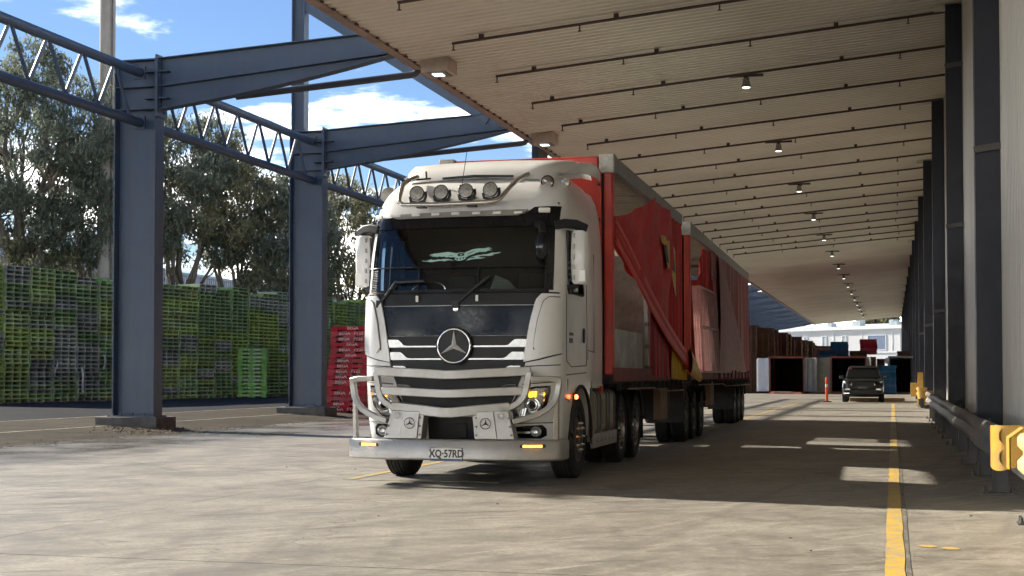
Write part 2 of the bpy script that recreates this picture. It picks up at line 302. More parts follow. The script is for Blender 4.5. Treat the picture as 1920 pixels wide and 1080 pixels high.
# ------------------------------------------------------------------ mesh helpers
class MB:
    def __init__(s): s.v = []; s.f = []; s.mi = []
    def add(s, vs, fs, mi=0):
        o = len(s.v); s.v += [tuple(v) for v in vs]; s.f += [tuple(i + o for i in f) for f in fs]; s.mi += [mi] * len(fs); return s
    def hexa(s, p, mi=0):      # p: 4 bottom (ccw seen from above) then 4 top
        return s.add(p, [(3, 2, 1, 0), (4, 5, 6, 7), (0, 1, 5, 4), (1, 2, 6, 5), (2, 3, 7, 6), (3, 0, 4, 7)], mi)
    def box(s, x0, x1, y0, y1, z0, z1, mi=0):
        return s.hexa([(x0, y0, z0), (x1, y0, z0), (x1, y1, z0), (x0, y1, z0), (x0, y0, z1), (x1, y0, z1), (x1, y1, z1), (x0, y1, z1)], mi)
    def obox(s, c, size, rot=(0, 0, 0), mi=0):
        from mathutils import Euler
        m = Euler(rot).to_matrix(); c = Vector(c); h = [x / 2 for x in size]
        return s.hexa([c + m @ Vector((a * h[0], b * h[1], d * h[2])) for d in (-1, 1) for a, b in ((-1, -1), (1, -1), (1, 1), (-1, 1))], mi)
    def prism(s, poly, fa, fb, mi=0):      # poly of 2-D points, fa / fb map them to the two end faces
        n = len(poly); vs = [fa(*p) for p in poly] + [fb(*p) for p in poly]
        return s.add(vs, [tuple(range(n))[::-1], tuple(range(n, 2 * n))] + [(i, (i + 1) % n, n + (i + 1) % n, n + i) for i in range(n)], mi)
    def grid(s, rows, mi=0, wrap=False):
        nr, nc = len(rows), len(rows[0]); vs = [p for r in rows for p in r]; fs = []
        for i in range(nr - 1):
            for j in range(nc if wrap else nc - 1):
                k = (j + 1) % nc
                fs.append((i * nc + j, i * nc + k, (i + 1) * nc + k, (i + 1) * nc + j))
        return s.add(vs, fs, mi)
    def sweep(s, path, prof, up=(0, 0, 1), closed=False, caps=True, mi=0):
        P = [Vector(p) for p in path]; n = len(P); up = Vector(up); rows = []
        for i, p in enumerate(P):
            a = P[(i - 1) % n] if (closed or i) else p; b = P[(i + 1) % n] if (closed or i < n - 1) else p
            t1 = (p - a).normalized() if (p - a).length > 1e-6 else (b - p).normalized()
            t2 = (b - p).normalized() if (b - p).length > 1e-6 else t1
            t = (t1 + t2).normalized(); sx = t.cross(up)
            if sx.length < 1e-3: sx = t.cross(Vector((0, 1, 0)))
            sx.normalize(); u = sx.cross(t).normalized()
            k = 1 / max(.35, math.sqrt(max(0, (1 + t1.dot(t2)) / 2)))
            rows.append((p, sx, u, k))
        R_ = [[p + sx * (a * k if abs(a) else 0) + u * b for a, b in prof] for p, sx, u, k in rows]
        if closed: R_.append(R_[0])
        o = len(s.v); s.grid(R_, mi, wrap=True)
        if caps and not closed:
            m = len(prof); s.f += [tuple(range(o, o + m)), tuple(range(o + (n - 1) * m, o + n * m))[::-1]]; s.mi += [mi, mi]
        return s
    def tube(s, path, r, n=10, closed=False, mi=0):
        return s.sweep(path, [(r * math.cos(2 * math.pi * i / n), r * math.sin(2 * math.pi * i / n)) for i in range(n)], closed=closed, mi=mi)
    def bar(s, path, w, h, up=(0, 0, 1), mi=0, closed=False):
        return s.sweep(path, [(-w / 2, -h / 2), (w / 2, -h / 2), (w / 2, h / 2), (-w / 2, h / 2)], up=up, mi=mi, closed=closed)
    def lathe(s, prof, c, axis='x', n=28, mi=0, tilt=None):
        rows = []; c = Vector(c)
        for r, h in prof:
            row = []
            for i in range(n):
                a = 2 * math.pi * i / n; ca, sa = r * math.cos(a), r * math.sin(a)
                v = Vector({'x': (h, ca, sa), 'y': (ca, h, sa), 'z': (ca, sa, h)}[axis])
                if tilt is not None: v = tilt @ v
                row.append(c + v)
            rows.append(row)
        return s.grid(rows, mi, wrap=True)
    def mesh(s, name, mats, smooth=None, bev=0):
        me = bpy.data.meshes.new(name); me.from_pydata(s.v, [], s.f)
        bm = bmesh.new(); bm.from_mesh(me); bmesh.ops.recalc_face_normals(bm, faces=bm.faces); bm.to_mesh(me); bm.free()
        for m in mats: me.materials.append(M[m])
        if len(mats) > 1 and len(me.polygons) == len(s.mi): me.polygons.foreach_set('material_index', s.mi)
        if smooth is not None:
            me.polygons.foreach_set('use_smooth', [True] * len(me.polygons)); me.set_sharp_from_angle(angle=R(smooth))
        return me
    def build(s, name, mat, parent=None, smooth=None, bev=0, segs=2):
        mats = [mat] if isinstance(mat, str) else list(mat)
        o = bpy.data.objects.new(name, s.mesh(name, mats, smooth)); col.objects.link(o); o.parent = parent
        if bev:
            b = o.modifiers.new('bevel', 'BEVEL'); b.width = bev; b.segments = segs; b.limit_method = 'ANGLE'; b.angle_limit = R(40)
            o.data.polygons.foreach_set('use_smooth', [True] * len(o.data.polygons)); o.data.set_sharp_from_angle(angle=R(50)); b.harden_normals = True
        return o
def tag(o, label=None, cat=None, group=None, kind=None):
    for k, v in (('label', label), ('category', cat), ('group', group), ('kind', kind)):
        if v: o[k] = v
    return o
def thing(name, label, cat, loc=(0, 0, 0), rz=0.0, group=None):
    o = bpy.data.objects.new(name, None); col.objects.link(o); o.location = loc; o.rotation_euler = (0, 0, rz); o.empty_display_size = .2
    return tag(o, label, cat, group)
def inst(me, name, parent=None, loc=(0, 0, 0), rot=(0, 0, 0), scale=(1, 1, 1)):
    o = bpy.data.objects.new(name, me); col.objects.link(o); o.parent = parent; o.location = loc; o.rotation_euler = rot; o.scale = scale; return o
_txt = {}
def text_mesh(s, size, mat, depth=.002, shear=0.0, bold=0.0):
    key = (s, size, mat)
    if key not in _txt:
        cu = bpy.data.curves.new('lettering', 'FONT'); cu.body = s; cu.size = size; cu.extrude = depth; cu.align_x = 'CENTER'; cu.align_y = 'CENTER'; cu.resolution_u = 2; cu.offset = bold
        to = bpy.data.objects.new('lettering_source', cu); col.objects.link(to)
        dg = bpy.context.evaluated_depsgraph_get(); me = bpy.data.meshes.new_from_object(to.evaluated_get(dg)); me.name = 'lettering'
        bpy.data.objects.remove(to); me.materials.clear(); me.materials.append(M[mat]); _txt[key] = me
    return _txt[key]
def copy_tree(o, parent=None):
    c = o.copy(); col.objects.link(c); c.parent = parent
    for ch in o.children: copy_tree(ch, c)
    return c
ORD = 'first second third fourth fifth sixth seventh eighth ninth tenth eleventh twelfth thirteenth fourteenth fifteenth sixteenth seventeenth eighteenth nineteenth twentieth'.split()
ORD += ['twenty-' + w for w in ORD[:9]] + ['thirtieth'] + ['thirty-' + w for w in ORD[:9]]
def smoothstep(a, b, x):
    t = max(0, min(1, (x - a) / (b - a))); return t * t * (3 - 2 * t)

# ------------------------------------------------------------------ ground, yard slabs, strip, road, markings
tag(MB().add([(-1500, -600, -.08), (1500, -600, -.08), (1500, 2400, -.08), (-1500, 2400, -.08)], [(0, 1, 2, 3)]).build('ground', 'earth'), kind='structure')
XE = [-15.7, -6.9, 1.75]
Y0, PY_, NY = -5.5, 4.85, 24
yard = tag(MB().add([(XE[0], -8, -.014), (XE[-1], -8, -.014), (XE[-1], 250, -.014), (XE[0], 250, -.014)], [(0, 1, 2, 3)]).build('concrete_yard', 'sealant'), kind='structure')
g_ = .0045
for i in range(2):
    me = MB().box(XE[i] + g_, XE[i + 1] - g_, g_, PY_ - g_, -.06, 0).mesh('slab', ['lane_concrete'])
    for j in range(NY):
        inst(me, 'slab', yard, (0, Y0 + j * PY_, random.uniform(-.0012, .0012)))
far_y = Y0 + NY * PY_
tag(MB().box(XE[0], XE[-1], -60, Y0 - g_, -.06, 0).build('near_yard', 'lane_concrete'), kind='structure')
tag(MB().box(XE[0], XE[-1], far_y + g_, 250, -.06, 0).build('far_yard', 'lane_concrete'), kind='structure')
SX = [(-15.69, -.004), (-15.95, .012), (-17.0, .07), (-18.2, .13), (-20.5, .20)]
tag(MB().grid([[(x, y, z) for x, z in SX] for y in np.linspace(-8, 250, 60)]).build('kerb_strip', 'strip_concrete', smooth=40), kind='structure')
AX = [(-20.5, .20), (-22.5, .245), (-25, .27), (-90, .27)]
tag(MB().grid([[(x, y, z - .001) for x, z in AX] for y in np.linspace(-8, 250, 40)]).build('asphalt_road', 'asphalt', smooth=40), kind='structure')
mk = MB()
for y0, y1, mi in ((-6, 20.7, 0), (20.7, 26.2, 1), (26.2, 30, 0), (30, 41.5, 1), (41.5, 67, 0)):
    n = max(2, int((y1 - y0) / .5)); rows = []
    for y in np.linspace(y0, y1, n): rows.append([(-.06 + random.uniform(-.006, .006), y, .005), (.07 + random.uniform(-.006, .006), y, .005)])
    mk.grid(rows, mi)
tag(mk.build('lane_marking', ['yellow_line', 'worn_line']), kind='structure')
mk = MB(); rows = []
for y in np.linspace(-6, 44, 60): rows.append([(.078 + random.uniform(-.004, .004), y, .004), (.115 + random.uniform(-.008, .006), y, .004)])
tag(mk.grid(rows).build('lane_marking', 'dark_strip'), kind='structure')
for x0, x1, y0, y1 in ((-4.30, -4.19, 30, 67), (-6.60, -6.48, 16.6, 60)):
    tag(MB().grid([[(x0 + random.uniform(-.004, .004), y, .005), (x1 + random.uniform(-.004, .004), y, .005)] for y in np.linspace(y0, y1, 40)]).build('lane_marking', 'yellow_line'), kind='structure')
tag(MB().box(-6.6, -4.6, 16.5, 16.56, .002, .0048).build('lane_marking', 'pale_line'), kind='structure')
def zs(x):
    return float(np.interp(-x, [-p[0] for p in SX], [p[1] for p in SX]))
for xa in (-17.75, -20.35):
    tag(MB().grid([[(xa - .035, y, zs(xa - .035) + .006), (xa + .035, y, zs(xa + .035) + .006)] for y in np.linspace(-8, 160, 50)]).build('kerb_line', 'pale_line'), kind='structure')
for cx, cy, rx, ry in ((.245, 11.25, .075, .10), (.405, 11.15, .07, .11)):
    pts = [(cx + rx * math.cos(a) * random.uniform(.75, 1.1), cy + ry * math.sin(a) * random.uniform(.75, 1.1), .004) for a in np.linspace(0, 2 * math.pi, 15)[:-1]]
    tag(MB().add(pts, [tuple(range(len(pts)))]).build('paint_spot', 'yellow_line'), kind='structure')

# ------------------------------------------------------------------ canopy
XL, XR, YN, YF = -10.77, 1.70, -14.0, 210.0
def ZC(x): return 8.60 + .085 * (x - XL)
canopy = thing('loading_canopy', 'long loading canopy with pale corrugated ceiling above the parked truck', 'canopy', (0, 0, 0))
prof = []; y = YN
while y < YF:
    for dy, dz in ((0, 0), (.10, 0), (.15, .075), (.23, .075)): prof.append((y + dy, dz))
    y += .28
MB().grid([[(x, yy, ZC(x) + dz) for x in (XL, XR)] for yy, dz in prof]).build('ceiling', 'soffit', canopy)
MB().hexa([(XL - .1, YN, ZC(XL) + .18), (XR + .3, YN, ZC(XR) + .18), (XR + .3, YF, ZC(XR) + .18), (XL - .1, YF, ZC(XL) + .18),
           (XL - .1, YN, ZC(XL) + .26), (XR + .3, YN, ZC(XR) + .26), (XR + .3, YF, ZC(XR) + .26), (XL - .1, YF, ZC(XL) + .26)]).build('roof_sheet', 'cladding', canopy)
fa = MB()
fa.sweep([(XL - .02, YN, 8.6), (XL - .02, YF, 8.6)], [(-.16, -.05), (.06, -.05), (.06, -.01), (-.12, -.01), (-.12, .27), (-.16, .27)])
fa.build('gutter', 'fascia', canopy)
fb = MB()
for y in np.arange(YN + .5, YF, .62): fb.obox((XL + .075, y, 8.575), (.05, .10, .035))
fb.build('gutter_clip', 'pipe_brown', canopy)['kind'] = 'stuff'
# sprinkler pipes
pz = .13
pl = MB().tube([(-9.32, 0, ZC(-9.32) - pz), (1.5, 0, ZC(1.5) - pz)], .034, 8).mesh('pipe', ['pipe_brown'], 40)
nzm = MB().tube([(0, 0, 0), (0, 0, -.14)], .018, 6).lathe([(.0, -.14), (.045, -.14), (.045, -.155), (0, -.155)], (0, 0, 0), 'z', 8).mesh('nozzle', ['pipe_brown'], 40)
cpm = MB().obox((0, 0, .05), (.10, .09, .11)).mesh('pipe_clamp', ['pipe_brown'])
for k in range(-1, 17):
    y = 29.65 + 3.56 * k
    t = thing('sprinkler_pipe', ORD[k + 1] + ' thin brown sprinkler pipe from the top, across the canopy ceiling', 'pipe', (0, y, 0), 0, 'sprinkler pipes under the canopy')
    inst(pl, 'pipe', t)
    off = random.uniform(-.4, .4)
    for x in ((-9.29, -6.4 + off, -3.4 + off, .3 + off * .4)): inst(nzm, 'nozzle', t, (x, 0, ZC(x) - pz))
    for x in (-8.6 + off, -5.6 + off, -1.2): inst(cpm, 'pipe_clamp', t, (x, 0, ZC(x) - pz))
# ceiling lamps
hm = MB().lathe([(.03, .0), (.09, -.02), (.10, -.16), (.12, -.20), (.13, -.24), (.11, -.25)], (0, 0, 0), 'z', 14).mesh('housing', ['lamp_metal'], 40)
lm = MB().lathe([(.0, -.247), (.105, -.247), (.09, -.262), (0, -.266)], (0, 0, 0), 'z', 14).mesh('lens', ['lamp_white'], 40)
bm_ = MB().obox((0, 0, .06), (.9, .10, .06)).obox((0, 0, -.02), (.12, .12, .14)).mesh('bracket', ['pipe_brown'])
for k in range(0, 15):
    y = 37.43 + 10.97 * k; x = -3.67; z = ZC(x) - .10
    t = thing('ceiling_lamp', ORD[k] + ' lit lamp from the camera in the row along the canopy ceiling', 'lamp', (x, y, z), 0, 'lamps in a row along the canopy ceiling')
    inst(hm, 'housing', t); inst(lm, 'lens', t); inst(bm_, 'bracket', t)
lb = MB().hexa([(-.30, -.36, -.30), (.34, -.36, -.26), (.34, .36, -.26), (-.30, .36, -.30), (-.34, -.36, .02), (.34, -.36, .05), (.34, .36, .05), (-.34, .36, .02)]).mesh('box', ['light_box'])
ll = MB().obox((0, -.0, -.296), (.24, .26, .02)).mesh('lens', ['lamp_white']); lp = MB().obox((.0, -.0, -.28), (.5, .58, .03)).mesh('lens_plate', ['lamp_metal'])
for k in range(0, 5):
    t = thing('flood_lamp', ('boxed flood lamp on the canopy edge nearest the camera', 'boxed flood lamp on the canopy edge just above the trailer roof', 'third boxed flood lamp along the canopy edge', 'fourth boxed flood lamp along the canopy edge', 'fifth boxed flood lamp along the canopy edge')[k], 'lamp', (-10.22, 31.45 + 10.5 * k, ZC(-10.22) - .03), 0, 'boxed lamps along the canopy edge')
    inst(lb, 'box', t); inst(lp, 'lens_plate', t); inst(ll, 'lens', t)

# ------------------------------------------------------------------ steel frames on the left: column, beam, plinth
FY = [19.9 + 10.4 * k for k in range(0, 19)]
def frame(k, y):
    xr = -16.81 if k < 2 else -16.9; top = 8.83 if k < 2 else 8.86
    names = {1: 'wide dark blue steel column and beam standing nearest on a concrete plinth', 2: 'dark blue steel column with a mast on top, beside the red pallet stack'}
    t = thing('steel_frame', names.get(k, ORD[max(0, k - 1)] + ' blue steel column and beam from the camera along the canopy edge'), 'steel frame', (0, y, 0), 0, 'blue steel frames along the canopy')
    xl = xr - 1.1
    c = MB(); zb = .34
    c.box(xl, xl + .035, -.21, .21, zb, top); c.box(xr - .035, xr, -.21, .21, zb, top); c.box(xl + .035, xr - .035, -.015, .015, zb, top)
    c.build('column', 'steel_blue', t, bev=.006)
    s = MB()
    for z in (top - .03, 8.16, 7.62): s.box(xl + .04, xr - .04, -.19, .19, z - .014, z + .014)
    for z in (8.50, 7.86): s.box(xr - .32, xr - .04, -.20, -.015, z - .013, z + .013); s.box(xr + .05, xr + .30, -.20, -.015, z - .013, z + .013)
    s.build('stiffener_plate', 'steel_blue', t)
    MB().box(xr + .001, xr + .028, -.24, .24, 7.42, top + .06).box(xr + .03, xr + .055, -.24, .24, 7.42, top + .06).build('end_plate', 'steel_blue', t)
    bo = MB()
    for z in np.arange(7.55, top, .17):
        for yy in (-.12, .12): bo.obox((xr + .07, yy, z), (.03, .04, .04))
    bo.build('bolt', 'steel_blue', t)['kind'] = 'stuff'
    xe = -10.84; b = MB(); n = 14
    xs = [xr + .056 + (xe - xr - .056) * i / n for i in range(n + 1)]
    f = [(x - xr) / (xe - xr) for x in xs]
    zt = [top + .30 * q for q in f]; zm = [8.16 + (top - 8.83) + .46 * q for q in f]
    zh = [min(m - .021, 7.62 + (top - 8.83) + .62 * q + .35 * q * q) for m, q in zip(zm, f)]
    for zz, wd, th in ((zt, .15, .02), (zm, .15, .02), (zh, .15, .02)):
        b.grid([[(x, -wd, z - th), (x, wd, z - th), (x, wd, z), (x, -wd, z)] for x, z in zip(xs, zz)], wrap=True)
    b.grid([[(x, -.01, a), (x, -.01, c_)] for x, a, c_ in zip(xs, zh, zt)]); b.grid([[(x, .01, a), (x, .01, c_)] for x, a, c_ in zip(xs, zh, zt)])
    b.build('beam', 'steel_blue', t)
    p = MB().box(xl - .28, xr + .24, -.50, .45, -.1, .31); p.build('plinth', 'plinth_concrete', t, bev=.02)
    MB().box(xl - .08, xr + .08, -.27, .27, .311, .342).build('base_plate', 'steel_blue', t)
    if k in (1, 2):
        nb = MB()
        for x in (xl + .25, xl + .55, xl + .85): nb.obox((x, -.235, .385), (.05, .05, .05))
        nb.build('anchor_bolt', 'steel_blue', t)['kind'] = 'stuff'
    return t, xl, xr, top
for k, y in enumerate(FY):
    if k == 0: continue            # stands outside the picture
    t, xl, xr, top = frame(k, y)
    if k == 2:
        m = MB(); xa, xb = xl + .04, xl + .46
        m.box(xa, xa + .03, -.18, .18, top + .02, 14.5); m.box(xb - .03, xb, -.18, .18, top + .02, 14.5); m.box(xa + .03, xb - .03, -.012, .012, top + .02, 14.5)
        m.build('mast', 'steel_blue', t)
        MB().box(xl - .02, xl + .52, -.22, .22, top - .012, top + .02).build('mast_base_plate', 'steel_blue', t)
        MB().bar([(xb, 0, 12.83), (-11.6, 0, 8.98)], .20, .42).build('stay', 'steel_blue', t)
    if k in (2,): MB().box(-11.05, -10.86, 2.9, 4.3, 8.2, 8.62).build('gutter_outlet', 'steel_blue', t)
# pipe trusses between the columns
def truss(k):
    y0, y1 = FY[k], FY[k + 1]; x = -17.33
    lab = ('tubular zigzag truss leading left from the nearest blue column', 'tubular zigzag truss between the two nearest blue columns', 'tubular zigzag truss just left of the truck roof', 'fourth tubular zigzag truss, behind the truck cab', 'fifth tubular zigzag truss, behind the truck', 'sixth tubular zigzag truss, behind the truck')[k]
    t = thing('pipe_truss', lab, 'truss', (0, 0, 0), 0, 'tubular trusses between the columns')
    zt, zb = 8.52, 7.32
    MB().tube([(x, y0 + .02, zt), (x, y1 - .02, zt)], .115, 14).build('top_chord', 'steel_blue', t, smooth=40)
    MB().tube([(x, y0 + .02, zb), (x, y1 - .02, zb)], .115, 14).build('bottom_chord', 'steel_blue', t, smooth=40)
    n = 7; L = (y1 - y0 - 1.0) / n
    for i in range(n):
        ya = y0 + .5 + i * L
        MB().tube([(x, ya, zb + .08), (x, ya + L * .46, zt - .08)], .042, 8).build('web_tube', 'steel_pale', t, smooth=40)
        MB().tube([(x, ya + L * .54, zt - .08), (x, ya + L, zb + .08)], .042, 8).build('web_tube', 'steel_blue', t, smooth=40)
    for z in (zt, zb):
        for yy in (y0 + .03, y1 - .03): MB().obox((x, yy, z), (.30, .03, .30)).build('end_plate', 'steel_blue', t)
for k in range(0, 6): truss(k)
# drain pipes hung under the first two beams
for k in (1, 2):
    y = FY[k] + 1.6
    t = tag(MB().tube([(-15.6, y, 8.17), (-11.05, y, 8.46), (-10.95, y, 8.48), (-10.90, y, 8.53), (-10.90, y, 8.7)], .085, 12).build('drain_pipe', 'pipe_grey', smooth=40),
            ('dark drain pipe under the nearest blue beam', 'dark drain pipe under the second blue beam')[k - 1], 'pipe', 'drain pipes under the beams')

# ------------------------------------------------------------------ warehouse wall and its columns
XW = 1.58
wall = thing('warehouse_wall', 'pale ribbed metal warehouse wall along the right side', 'wall', (0, 0, 0))
pr = []; y = -60.0
while y < 210:
    for dy, dx in ((0, 0), (.13, 0), (.155, -.035), (.215, -.035)): pr.append((y + dy, dx))
    y += .24
MB().grid([[(XW + dx, yy, 0.0), (XW + dx, yy, 9.75)] for yy, dx in pr]).build('cladding', 'cladding', wall)
MB().box(XW + .02, XW + .3, -60, 210, 0, 9.7).build('wall_core', 'cladding', wall)
WY = [21.81, 33.0, 44.5, 57.0, 68.4] + [79.5 + 11.1 * i for i in range(12)]
for i, y in enumerate(WY):
    lab = 'dark navy steel column against the warehouse wall, ' + ('beside the nearer guard rail end' if i < 1 else 'second along the guard rail' if i == 1 else 'third along the guard rail' if i == 2 else ORD[i] + ' along the lane')
    t = thing('wall_column', lab, 'column', (0, y, 0), 0, 'navy columns along the warehouse wall')
    zt = ZC(1.2) - .02
    c = MB(); c.box(1.19, 1.215, 0, .34, 0, zt); c.box(1.215, XW - .06, .005, .03, 0, zt); c.box(XW - .06, XW - .04, 0, .34, 0, zt)
    c.build('column', 'navy', t)
    if i < 5:
        for zz in (4.6, 8.2) if i < 2 else (3.2,):
            MB().bar([(1.17, -.03, zz), (XW - .03, -.03, zz + .05)], .05, .10).build('bracket', 'galv', t)
    MB().box(.95, 1.57, .05, .28, zt - .12, zt).build('cap_bracket', 'soffit', t)
    if i < 8: MB().box(1.16, XW - .06, -.06, .38, 0, .02).build('base_plate', 'navy', t)

# ------------------------------------------------------------------ guard rails
def wprof(x):   # W-beam cross-section, in (x, z), face towards the lane
    return [(x + dx, z) for dx, z in ((.03, .43), (.0, .44), (-.025, .475), (-.025, .545), (.022, .595), (.022, .625), (-.025, .675), (-.025, .745), (.0, .78), (.03, .79))]
def rail_mesh(x, y0, y1, nm, m, t, lap=0.0, wob=.0):
    P = wprof(x); b = MB(); n = max(2, int((y1 - y0) / .7)); rows = []
    for y in np.linspace(y0, y1, n):
        w = wob * math.sin(y * 2.3) * .5 + wob * math.sin(y * .9 + 1)
        rows.append([(px + w - lap, y, pz_ + w * .4) for px, pz_ in P] + [(px + w - lap + .006, y, pz_ + w * .4) for px, pz_ in reversed(P)])
    b.grid(rows, wrap=True); return b.build(nm, m, t, smooth=60)
gr = thing('guard_rail', 'long dented steel guard rail on dark posts along the warehouse wall', 'guard rail', (-.07, 0, 0))
ys = [14.35, 17.2, 21.0, 25.0, 29.0, 33.0, 37.0, 41.0, 44.6]
for i in range(len(ys) - 1): rail_mesh(1.06, ys[i], ys[i + 1] + .25, 'rail', 'galv', gr, lap=.004 * (i % 2), wob=.010)
pmh = MB(); pmh.box(1.12, 1.13, -.05, .05, .0, .74); pmh.box(1.13, 1.27, -.005, .005, 0, .74); pmh.box(1.27, 1.28, -.05, .05, 0, .74)
post_me = pmh.mesh('post', ['galv_dark']); ppl = MB().box(1.02, 1.36, -.11, .11, .0, .016).mesh('base_plate', ['galv_dark']); pbl = MB()
for a in (1.05, 1.33):
    for b_ in (-.08, .08): pbl.lathe([(0, .05), (.014, .05), (.016, .0)], (a, b_, .016), 'z', 6)
pbl_me = pbl.mesh('base_bolt', ['galv_dark'])
blk = MB().box(1.098, 1.119, -.08, .08, .52, .70).mesh('spacer_block', ['galv_dark'])
for y in list(np.arange(16.45, 44.8, 2.78)):
    inst(post_me, 'post', gr, (0, y, 0)); q = inst(ppl, 'base_plate', gr, (0, y, 0)); inst(pbl_me, 'base_bolt', gr, (0, y, 0))['kind'] = 'stuff'; inst(blk, 'spacer_block', gr, (0, y, 0))
def band(x, y0, y1, m, t, nm):   # a plate hugging the rail
    P = wprof(x - .008); b = MB()
    b.grid([[(px, y, pz_) for px, pz_ in P] + [(px + .005, y, pz_) for px, pz_ in reversed(P)] for y in (y0, y1)], wrap=True); return b.build(nm, m, t, smooth=60)
band(1.06, 14.62, 14.98, 'reflector', gr, 'reflector_band'); band(1.06, 44.5, 44.9, 'reflector', gr, 'reflector_band')
# yellow wrap plate at the near end, turning in towards the wall
def wrap_end(t, x, y, m, sgn=-1):
    rows = []
    for k in range(13):
        a = k / 12; ang = a * math.pi * .52
        px = x - .078 + .18 * (1 - math.cos(ang)); py = y + sgn * .22 * math.sin(ang)
        if k == 12: px += .16
        h0 = .42 - .04 * math.sin(a * math.pi); rows.append([(px, py, h0), (px, py, .81 + .01 * a), (px + .008, py + .008, .81 + .01 * a), (px + .008, py + .008, h0)])
    return MB().grid(rows, wrap=True).build('end_plate', m, t, smooth=50)
wrap_end(gr, 1.06, 14.55, 'yellow_steel'); wrap_end(gr, 1.06, 44.9, 'yellow_steel', 1)
g2 = thing('guard_rail', 'cream yellow guard rail end at the right edge, nearest the camera', 'guard rail', (-.05, 0, 0))
rail_mesh(1.13, 8.0, 13.35, 'rail', 'cream_steel', g2)
P = [(.03, .36), (-.09, .46), (-.09, .74), (.03, .83)]
MB().grid([[(1.13 + a, y, z) for a, z in P] + [(1.13 + a + .012, y, z) for a, z in reversed(P)] for y in (13.28, 13.62)], wrap=True).build('end_plate', 'yellow_steel', g2)
for y in (13.15, 10.4): inst(post_me, 'post', g2, (.07, y, 0)); inst(ppl, 'base_plate', g2, (.07, y, 0)); inst(pbl_me, 'base_bolt', g2, (.07, y, 0)).__setitem__('kind', 'stuff'); inst(blk, 'spacer_block', g2, (.07, y, 0))
g3 = thing('guard_rail', 'short yellow guard rail piece beside the yellow post near the dark car', 'guard rail', (-.07, 0, 0))
rail_mesh(1.06, 57.0, 63.0, 'rail', 'yellow_steel', g3); wrap_end(g3, 1.06, 57.0, 'yellow_steel')
for y in (58.0, 60.6, 62.8): inst(post_me, 'post', g3, (0, y, 0)); inst(ppl, 'base_plate', g3, (0, y, 0))
g4 = thing('guard_post', 'bright yellow square guard post with rail stubs near the dark car', 'post', (1.18, 65.5, 0))
MB().box(-.12, .12, -.12, .12, 0, 1.42).build('post', 'yellow_steel', g4, bev=.02); MB().box(-.24, .24, -.24, .24, 0, .02).build('base_plate', 'yellow_steel', g4)
MB().box(-.42, -.13, -.05, .05, .35, .95).build('side_plate', 'yellow_steel', g4, bev=.02)

# ------------------------------------------------------------------ pallets
PLN, PLH, PLD = 1.25, .161, 1.15
def open_pallet_mb(L=PLN, H=PLH, D=PLD, nst=4):
    b = MB(); h = H - .004; t = .030
    b.box(0, D, -L / 2, L / 2, h - t, h)                          # deck
    b.box(0, D * .98, -L / 2, L / 2, 0, t * .9)                   # bottom boards
    for i in range(nst):
        y = -L / 2 + .028 + (L - .056) * i / (nst - 1); b.box(.0, D, y - .027, y + .027, t * .9, h - t)
    b.box(D * .45, D * .5, -L / 2 + .06, L / 2 - .06, t * .9, h - t)   # inner board added to block light through the openings
    return b
def solid_pallet_mb(L=1.28, H=.172, D=1.1):
    b = MB(); h = H - .006
    b.box(0, D, -L / 2, L / 2, h - .022, h); b.box(.012, .04, -L / 2, L / 2, h - .118, h - .022); b.box(D - .04, D - .012, -L / 2, L / 2, h - .118, h - .022)
    for y0, y1 in ((-L / 2, -L / 2 + .20), (-.16, .16), (L / 2 - .20, L / 2)): b.box(.006, D - .006, y0, y1, 0, h - .118)
    for y in (-L / 2 + .02, 0, L / 2 - .02): b.box(.045, D - .045, y - .02, y + .02, h - .118, h - .022)
    return b
op_me = {m: open_pallet_mb().mesh('pallet', [m]) for m in ('pallet_green', 'pallet_mid', 'pallet_grey', 'pallet_brown', 'pallet_orange', 'pallet_blue', 'pallet_olive', 'pallet_red')}
WD = Vector((3.3, 21.4, 0)).normalized(); WA = math.atan2(WD.y, WD.x) - math.pi / 2   # wall runs along its own +y
P0 = Vector((-30.9, 44.3, .275))
glabel = {'pallet_green': 'bright green open timber pallet in the long pallet wall', 'pallet_mid': 'dark green open timber pallet in the long pallet wall', 'pallet_grey': 'faded grey green open timber pallet in the long pallet wall'}
rest = {m: MB() for m in glabel}; n_ind = 0
nst_ = 25
tops = {0: 31, 1: 31, 2: 31, 3: 30, 4: 29, 5: 29, 6: 30, 7: 30, 8: 30, 9: 31, 10: 30, 11: 31}
tmpl = open_pallet_mb(); tv = np.array(tmpl.v)
lean = [random.uniform(-.06, .06) for _ in range(40)]
